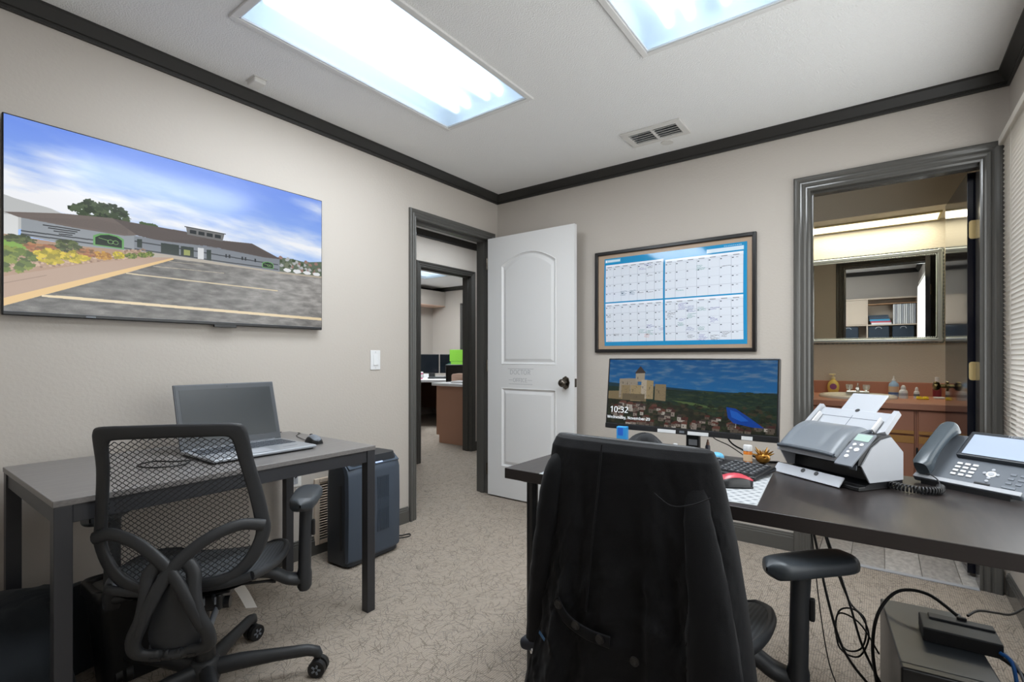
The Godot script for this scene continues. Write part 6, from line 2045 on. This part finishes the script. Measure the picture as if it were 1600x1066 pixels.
	func cyl(a: Vector3, b: Vector3, r0: float, r1 := -1.0, sides := 16) -> MB:
		return tube([a, b], [r0, r1 if r1 >= 0.0 else r0], sides, 1.0, Vector3(0.31, 0.9, 0.17))

	# turned shape round the y axis: pr = [radius, height] pairs
	func lathe(pr: Array, sides := 20) -> MB:
		for i in pr.size() - 1:
			var p0: Vector2 = Vector2(pr[i][0], pr[i][1])
			var p1: Vector2 = Vector2(pr[i + 1][0], pr[i + 1][1])
			var rows := []
			for p in [p0, p1]:
				var row := []
				for k in sides:
					row.append(Vector3(cos(TAU * k / sides) * maxf(p.x, 0.00001), p.y, sin(TAU * k / sides) * maxf(p.x, 0.00001)))
				rows.append(row)
			var d := p1 - p0
			var nn := Vector2(d.y, -d.x).normalized()
			var n0 := nn
			var n1 := nn
			if i > 0:
				var e: Vector2 = (p0 - Vector2(pr[i - 1][0], pr[i - 1][1]))
				var m := Vector2(e.y, -e.x).normalized()
				if m.dot(nn) > 0.6:
					n0 = (m + nn).normalized()
			if i < pr.size() - 2:
				var e2: Vector2 = (Vector2(pr[i + 2][0], pr[i + 2][1]) - p1)
				var m2 := Vector2(e2.y, -e2.x).normalized()
				if m2.dot(nn) > 0.6:
					n1 = (m2 + nn).normalized()
			var base := v.size()
			for q in 2:
				for k in sides + 1:
					var an := TAU * k / sides
					var nv: Vector2 = n0 if q == 0 else n1
					vert(rows[q][k % sides], Vector3(cos(an) * nv.x, nv.y, sin(an) * nv.x), Vector2(float(k) / sides, float(i + q) / (pr.size() - 1)))
			for k in sides:
				var w := base + k
				tri(w, w + sides + 1, w + sides + 2)
				tri(w, w + sides + 2, w + 1)
		return self

	# polygon in x-y pushed out along z from z0 to z1 (flat faces)
	func prism(poly: PackedVector2Array, z0: float, z1: float) -> MB:
		var idx := Geometry2D.triangulate_polygon(poly)
		for z in [z0, z1]:
			var base := v.size()
			var nn := Vector3(0, 0, signf(z - (z0 + z1) * 0.5))
			for p in poly:
				vert(Vector3(p.x, p.y, z), nn, p)
			for k in range(0, idx.size(), 3):
				tri(base + idx[k], base + idx[k + 1], base + idx[k + 2])
		var area := 0.0
		for k in poly.size():
			area += poly[k].cross(poly[(k + 1) % poly.size()])
		var sm := []
		for k in poly.size():
			var e := (poly[(k + 1) % poly.size()] - poly[k]).normalized()
			sm.append(Vector2(e.y, -e.x) * signf(area))
		for k in poly.size():
			var a := poly[k]
			var b := poly[(k + 1) % poly.size()]
			var nk: Vector2 = sm[k]
			var na: Vector2 = sm[(k - 1 + poly.size()) % poly.size()]
			var nb: Vector2 = sm[(k + 1) % poly.size()]
			na = (na + nk).normalized() if na.dot(nk) > 0.8 else nk
			nb = (nb + nk).normalized() if nb.dot(nk) > 0.8 else nk
			var base := v.size()
			vert(Vector3(a.x, a.y, z0), Vector3(na.x, na.y, 0))
			vert(Vector3(b.x, b.y, z0), Vector3(nb.x, nb.y, 0))
			vert(Vector3(b.x, b.y, z1), Vector3(nb.x, nb.y, 0))
			vert(Vector3(a.x, a.y, z1), Vector3(na.x, na.y, 0))
			tri(base, base + 1, base + 2)
			tri(base, base + 2, base + 3)
		return self

	func ball(c: Vector3, r: Vector3, sides := 14, rings := 9) -> MB:
		var base := v.size()
		for i in rings + 1:
			var th := PI * i / rings
			for k in sides + 1:
				var an := TAU * k / sides
				var d := Vector3(sin(th) * cos(an), cos(th), sin(th) * sin(an))
				vert(c + d * r, d / r, Vector2(float(k) / sides, float(i) / rings))
		for i in rings:
			for k in sides:
				var q := base + i * (sides + 1) + k
				tri(q, q + sides + 1, q + sides + 2)
				tri(q, q + sides + 2, q + 1)
		return self

	func mesh() -> ArrayMesh:
		var a := []
		a.resize(Mesh.ARRAY_MAX)
		a[Mesh.ARRAY_VERTEX] = v
		a[Mesh.ARRAY_NORMAL] = n
		a[Mesh.ARRAY_TEX_UV] = uv
		a[Mesh.ARRAY_INDEX] = ix
		var m := ArrayMesh.new()
		m.add_surface_from_arrays(Mesh.PRIMITIVE_TRIANGLES, a)
		return m

# ---------------------------------------------------------------- scene helpers
var used := {}
var M := {}

func mb() -> MB:
	return MB.new()

func numbered(called: String) -> String:
	var k: int = used.get(called, 0)
	used[called] = k + 1
	return called if k == 0 else "%s_%03d" % [called, k]

func tag(o: Node, label: String, category: String, group := "", kind := "") -> void:
	if label:
		o.set_meta("label", label)
	if category:
		o.set_meta("category", category)
	if group:
		o.set_meta("group", group)
	if kind:
		o.set_meta("kind", kind)

func thing(called: String, label: String, category: String, at := Vector3.ZERO, turn := 0.0, group := "") -> Node3D:
	var o := Node3D.new()
	o.name = numbered(called)
	add_child(o)
	o.position = at
	o.rotation_degrees.y = turn
	tag(o, label, category, group)
	return o

func put(parent: Node, called: String, b, m: Material, label := "") -> MeshInstance3D:
	var o := MeshInstance3D.new()
	o.name = called
	o.mesh = b.mesh() if b is MB else b
	o.material_override = m
	parent.add_child(o, true)
	if label:
		o.set_meta("label", label)
	return o

# one-mesh thing
func solo(called: String, b: MB, m: Material, label: String, category: String, at := Vector3.ZERO, turn := 0.0, group := "") -> MeshInstance3D:
	var o := put(self, numbered(called), b, m)
	o.position = at
	o.rotation_degrees.y = turn
	tag(o, label, category, group)
	return o

func struct(called: String, b: MB, m: Material, label := "") -> MeshInstance3D:
	var o := put(self, numbered(called), b, m)
	tag(o, label, "", "", "structure")
	return o

func text(parent: Node, called: String, s: String, size: float, at: Vector3, basis: Basis, m: Material, depth := 0.001, font_name := "Droid Sans", weight := 400) -> MeshInstance3D:
	var f := SystemFont.new()
	f.font_names = PackedStringArray([font_name])
	f.font_weight = weight
	var tm := TextMesh.new()
	tm.text = s
	tm.font = f
	tm.font_size = 64
	tm.pixel_size = size / 64.0
	tm.depth = depth
	tm.horizontal_alignment = HORIZONTAL_ALIGNMENT_CENTER
	var o := MeshInstance3D.new()
	o.name = called
	o.mesh = tm
	o.material_override = m
	parent.add_child(o, true)
	o.transform = Transform3D(basis, at)
	return o

func hexc(r: int, g: int, b: int) -> Color:
	return Color(r / 255.0, g / 255.0, b / 255.0)

func mat(called: String, c: Color, rough := 0.6, metal := 0.0, spec := 0.5) -> StandardMaterial3D:
	var m := StandardMaterial3D.new()
	m.resource_name = called
	m.albedo_color = c
	m.roughness = rough
	m.metallic = metal
	m.metallic_specular = spec
	m.cull_mode = BaseMaterial3D.CULL_DISABLED
	M[called] = m
	return m

func glow(called: String, c: Color, e: float) -> StandardMaterial3D:
	var m := mat(called, Color(0.8, 0.8, 0.8), 0.5)
	m.emission_enabled = true
	m.emission = c
	m.emission_energy_multiplier = e
	return m

func noise_tex(freq: float, seed_: int, size := 512, octaves := 3, ramp: Gradient = null) -> NoiseTexture2D:
	var f := FastNoiseLite.new()
	f.noise_type = FastNoiseLite.TYPE_SIMPLEX_SMOOTH
	f.seed = seed_
	f.frequency = freq
	f.fractal_octaves = octaves
	var t := NoiseTexture2D.new()
	t.width = size
	t.height = size
	t.seamless = true
	t.noise = f
	if ramp:
		t.color_ramp = ramp
	return t

func ramp(cols: Array) -> Gradient:
	var g := Gradient.new()
	var o := PackedFloat32Array()
	var c := PackedColorArray()
	for k in cols.size():
		o.append(float(k) / (cols.size() - 1))
		c.append(cols[k])
	g.offsets = o
	g.colors = c
	return g

func bump(m: StandardMaterial3D, tex: Texture2D, cm: float, scale: float, world := true) -> StandardMaterial3D:
	m.heightmap_enabled = true
	m.heightmap_texture = tex
	m.heightmap_scale = cm
	m.uv1_triplanar = true
	m.uv1_world_triplanar = world
	m.uv1_scale = Vector3(scale, scale, scale)
	return m

func tinted(m: StandardMaterial3D, tex: Texture2D, scale: Vector3, world := true) -> StandardMaterial3D:
	m.albedo_texture = tex
	m.uv1_triplanar = true
	m.uv1_world_triplanar = world
	m.uv1_scale = scale
	return m

# smooth curve through points
func curve(p: Array, steps := 6) -> Array:
	var out := []
	for i in p.size() - 1:
		var a: Vector3 = p[maxi(i - 1, 0)]
		var b: Vector3 = p[i]
		var c: Vector3 = p[i + 1]
		var d: Vector3 = p[mini(i + 2, p.size() - 1)]
		for k in steps:
			out.append(b.cubic_interpolate(c, a, d, float(k) / steps))
	out.append(p[p.size() - 1])
	return out

func fcurve(p: Array, steps := 6) -> Array:
	var out := []
	for i in p.size() - 1:
		for k in steps:
			out.append(cubic_interpolate(p[i], p[i + 1], p[maxi(i - 1, 0)], p[mini(i + 2, p.size() - 1)], float(k) / steps))
	out.append(p[p.size() - 1])
	return out

func rrect(x0: float, y0: float, x1: float, y1: float, r: float, seg := 5) -> PackedVector2Array:
	var out := PackedVector2Array()
	for q in [[x1 - r, y1 - r, 0.0], [x0 + r, y1 - r, 90.0], [x0 + r, y0 + r, 180.0], [x1 - r, y0 + r, 270.0]]:
		for k in seg + 1:
			var an := deg_to_rad(q[2] + 90.0 * k / seg)
			out.append(Vector2(q[0] + cos(an) * r, q[1] + sin(an) * r))
	return out

func v2(a: Array) -> PackedVector2Array:
	var o := PackedVector2Array()
	for p in a:
		o.append(Vector2(p[0], p[1]))
	return o

# ---------------------------------------------------------------- drawing on pictures (print and screens)
func poly_fill(im: Image, pts: Array, c: Color) -> void:
	var w := im.get_width()
	var h := im.get_height()
	var y0 := 1e9
	var y1 := -1e9
	for p in pts:
		y0 = minf(y0, p[1] * h)
		y1 = maxf(y1, p[1] * h)
	for y in range(maxi(int(y0), 0), mini(int(ceil(y1)), h - 1) + 1):
		var xs := []
		var yy := y + 0.5
		for k in pts.size():
			var a: Array = pts[k]
			var b: Array = pts[(k + 1) % pts.size()]
			var ay: float = a[1] * h
			var by: float = b[1] * h
			if (ay <= yy) != (by <= yy):
				xs.append((a[0] + (b[0] - a[0]) * (yy - ay) / (by - ay)) * w)
		xs.sort()
		for k in range(0, xs.size() - 1, 2):
			var xa := clampi(roundi(xs[k]), 0, w)
			var xb := clampi(roundi(xs[k + 1]), 0, w)
			if xb > xa:
				im.fill_rect(Rect2i(xa, y, xb - xa, 1), c)

func line(im: Image, a: Array, b: Array, wd: float, c: Color) -> void:
	var w := im.get_width()
	var h := im.get_height()
	var p := Vector2(a[0] * w, a[1] * h)
	var q := Vector2(b[0] * w, b[1] * h)
	var d := (q - p).orthogonal().normalized() * wd * 0.5
	var e := (q - p).normalized() * wd * 0.3
	poly_fill(im, [[(p.x + d.x - e.x) / w, (p.y + d.y - e.y) / h], [(q.x + d.x + e.x) / w, (q.y + d.y + e.y) / h], [(q.x - d.x + e.x) / w, (q.y - d.y + e.y) / h], [(p.x - d.x - e.x) / w, (p.y - d.y - e.y) / h]], c)

func blob(im: Image, cx: float, cy: float, rx: float, ry: float, c: Color, rng: RandomNumberGenerator, rough := 0.25) -> void:
	var pts := []
	for k in 18:
		var an := TAU * k / 18
		var q := 1.0 + rng.randf_range(-rough, rough)
		pts.append([cx + cos(an) * rx * q, cy + sin(an) * ry * q])
	poly_fill(im, pts, c)

func picture(im: Image) -> ImageTexture:
	return ImageTexture.create_from_image(im)
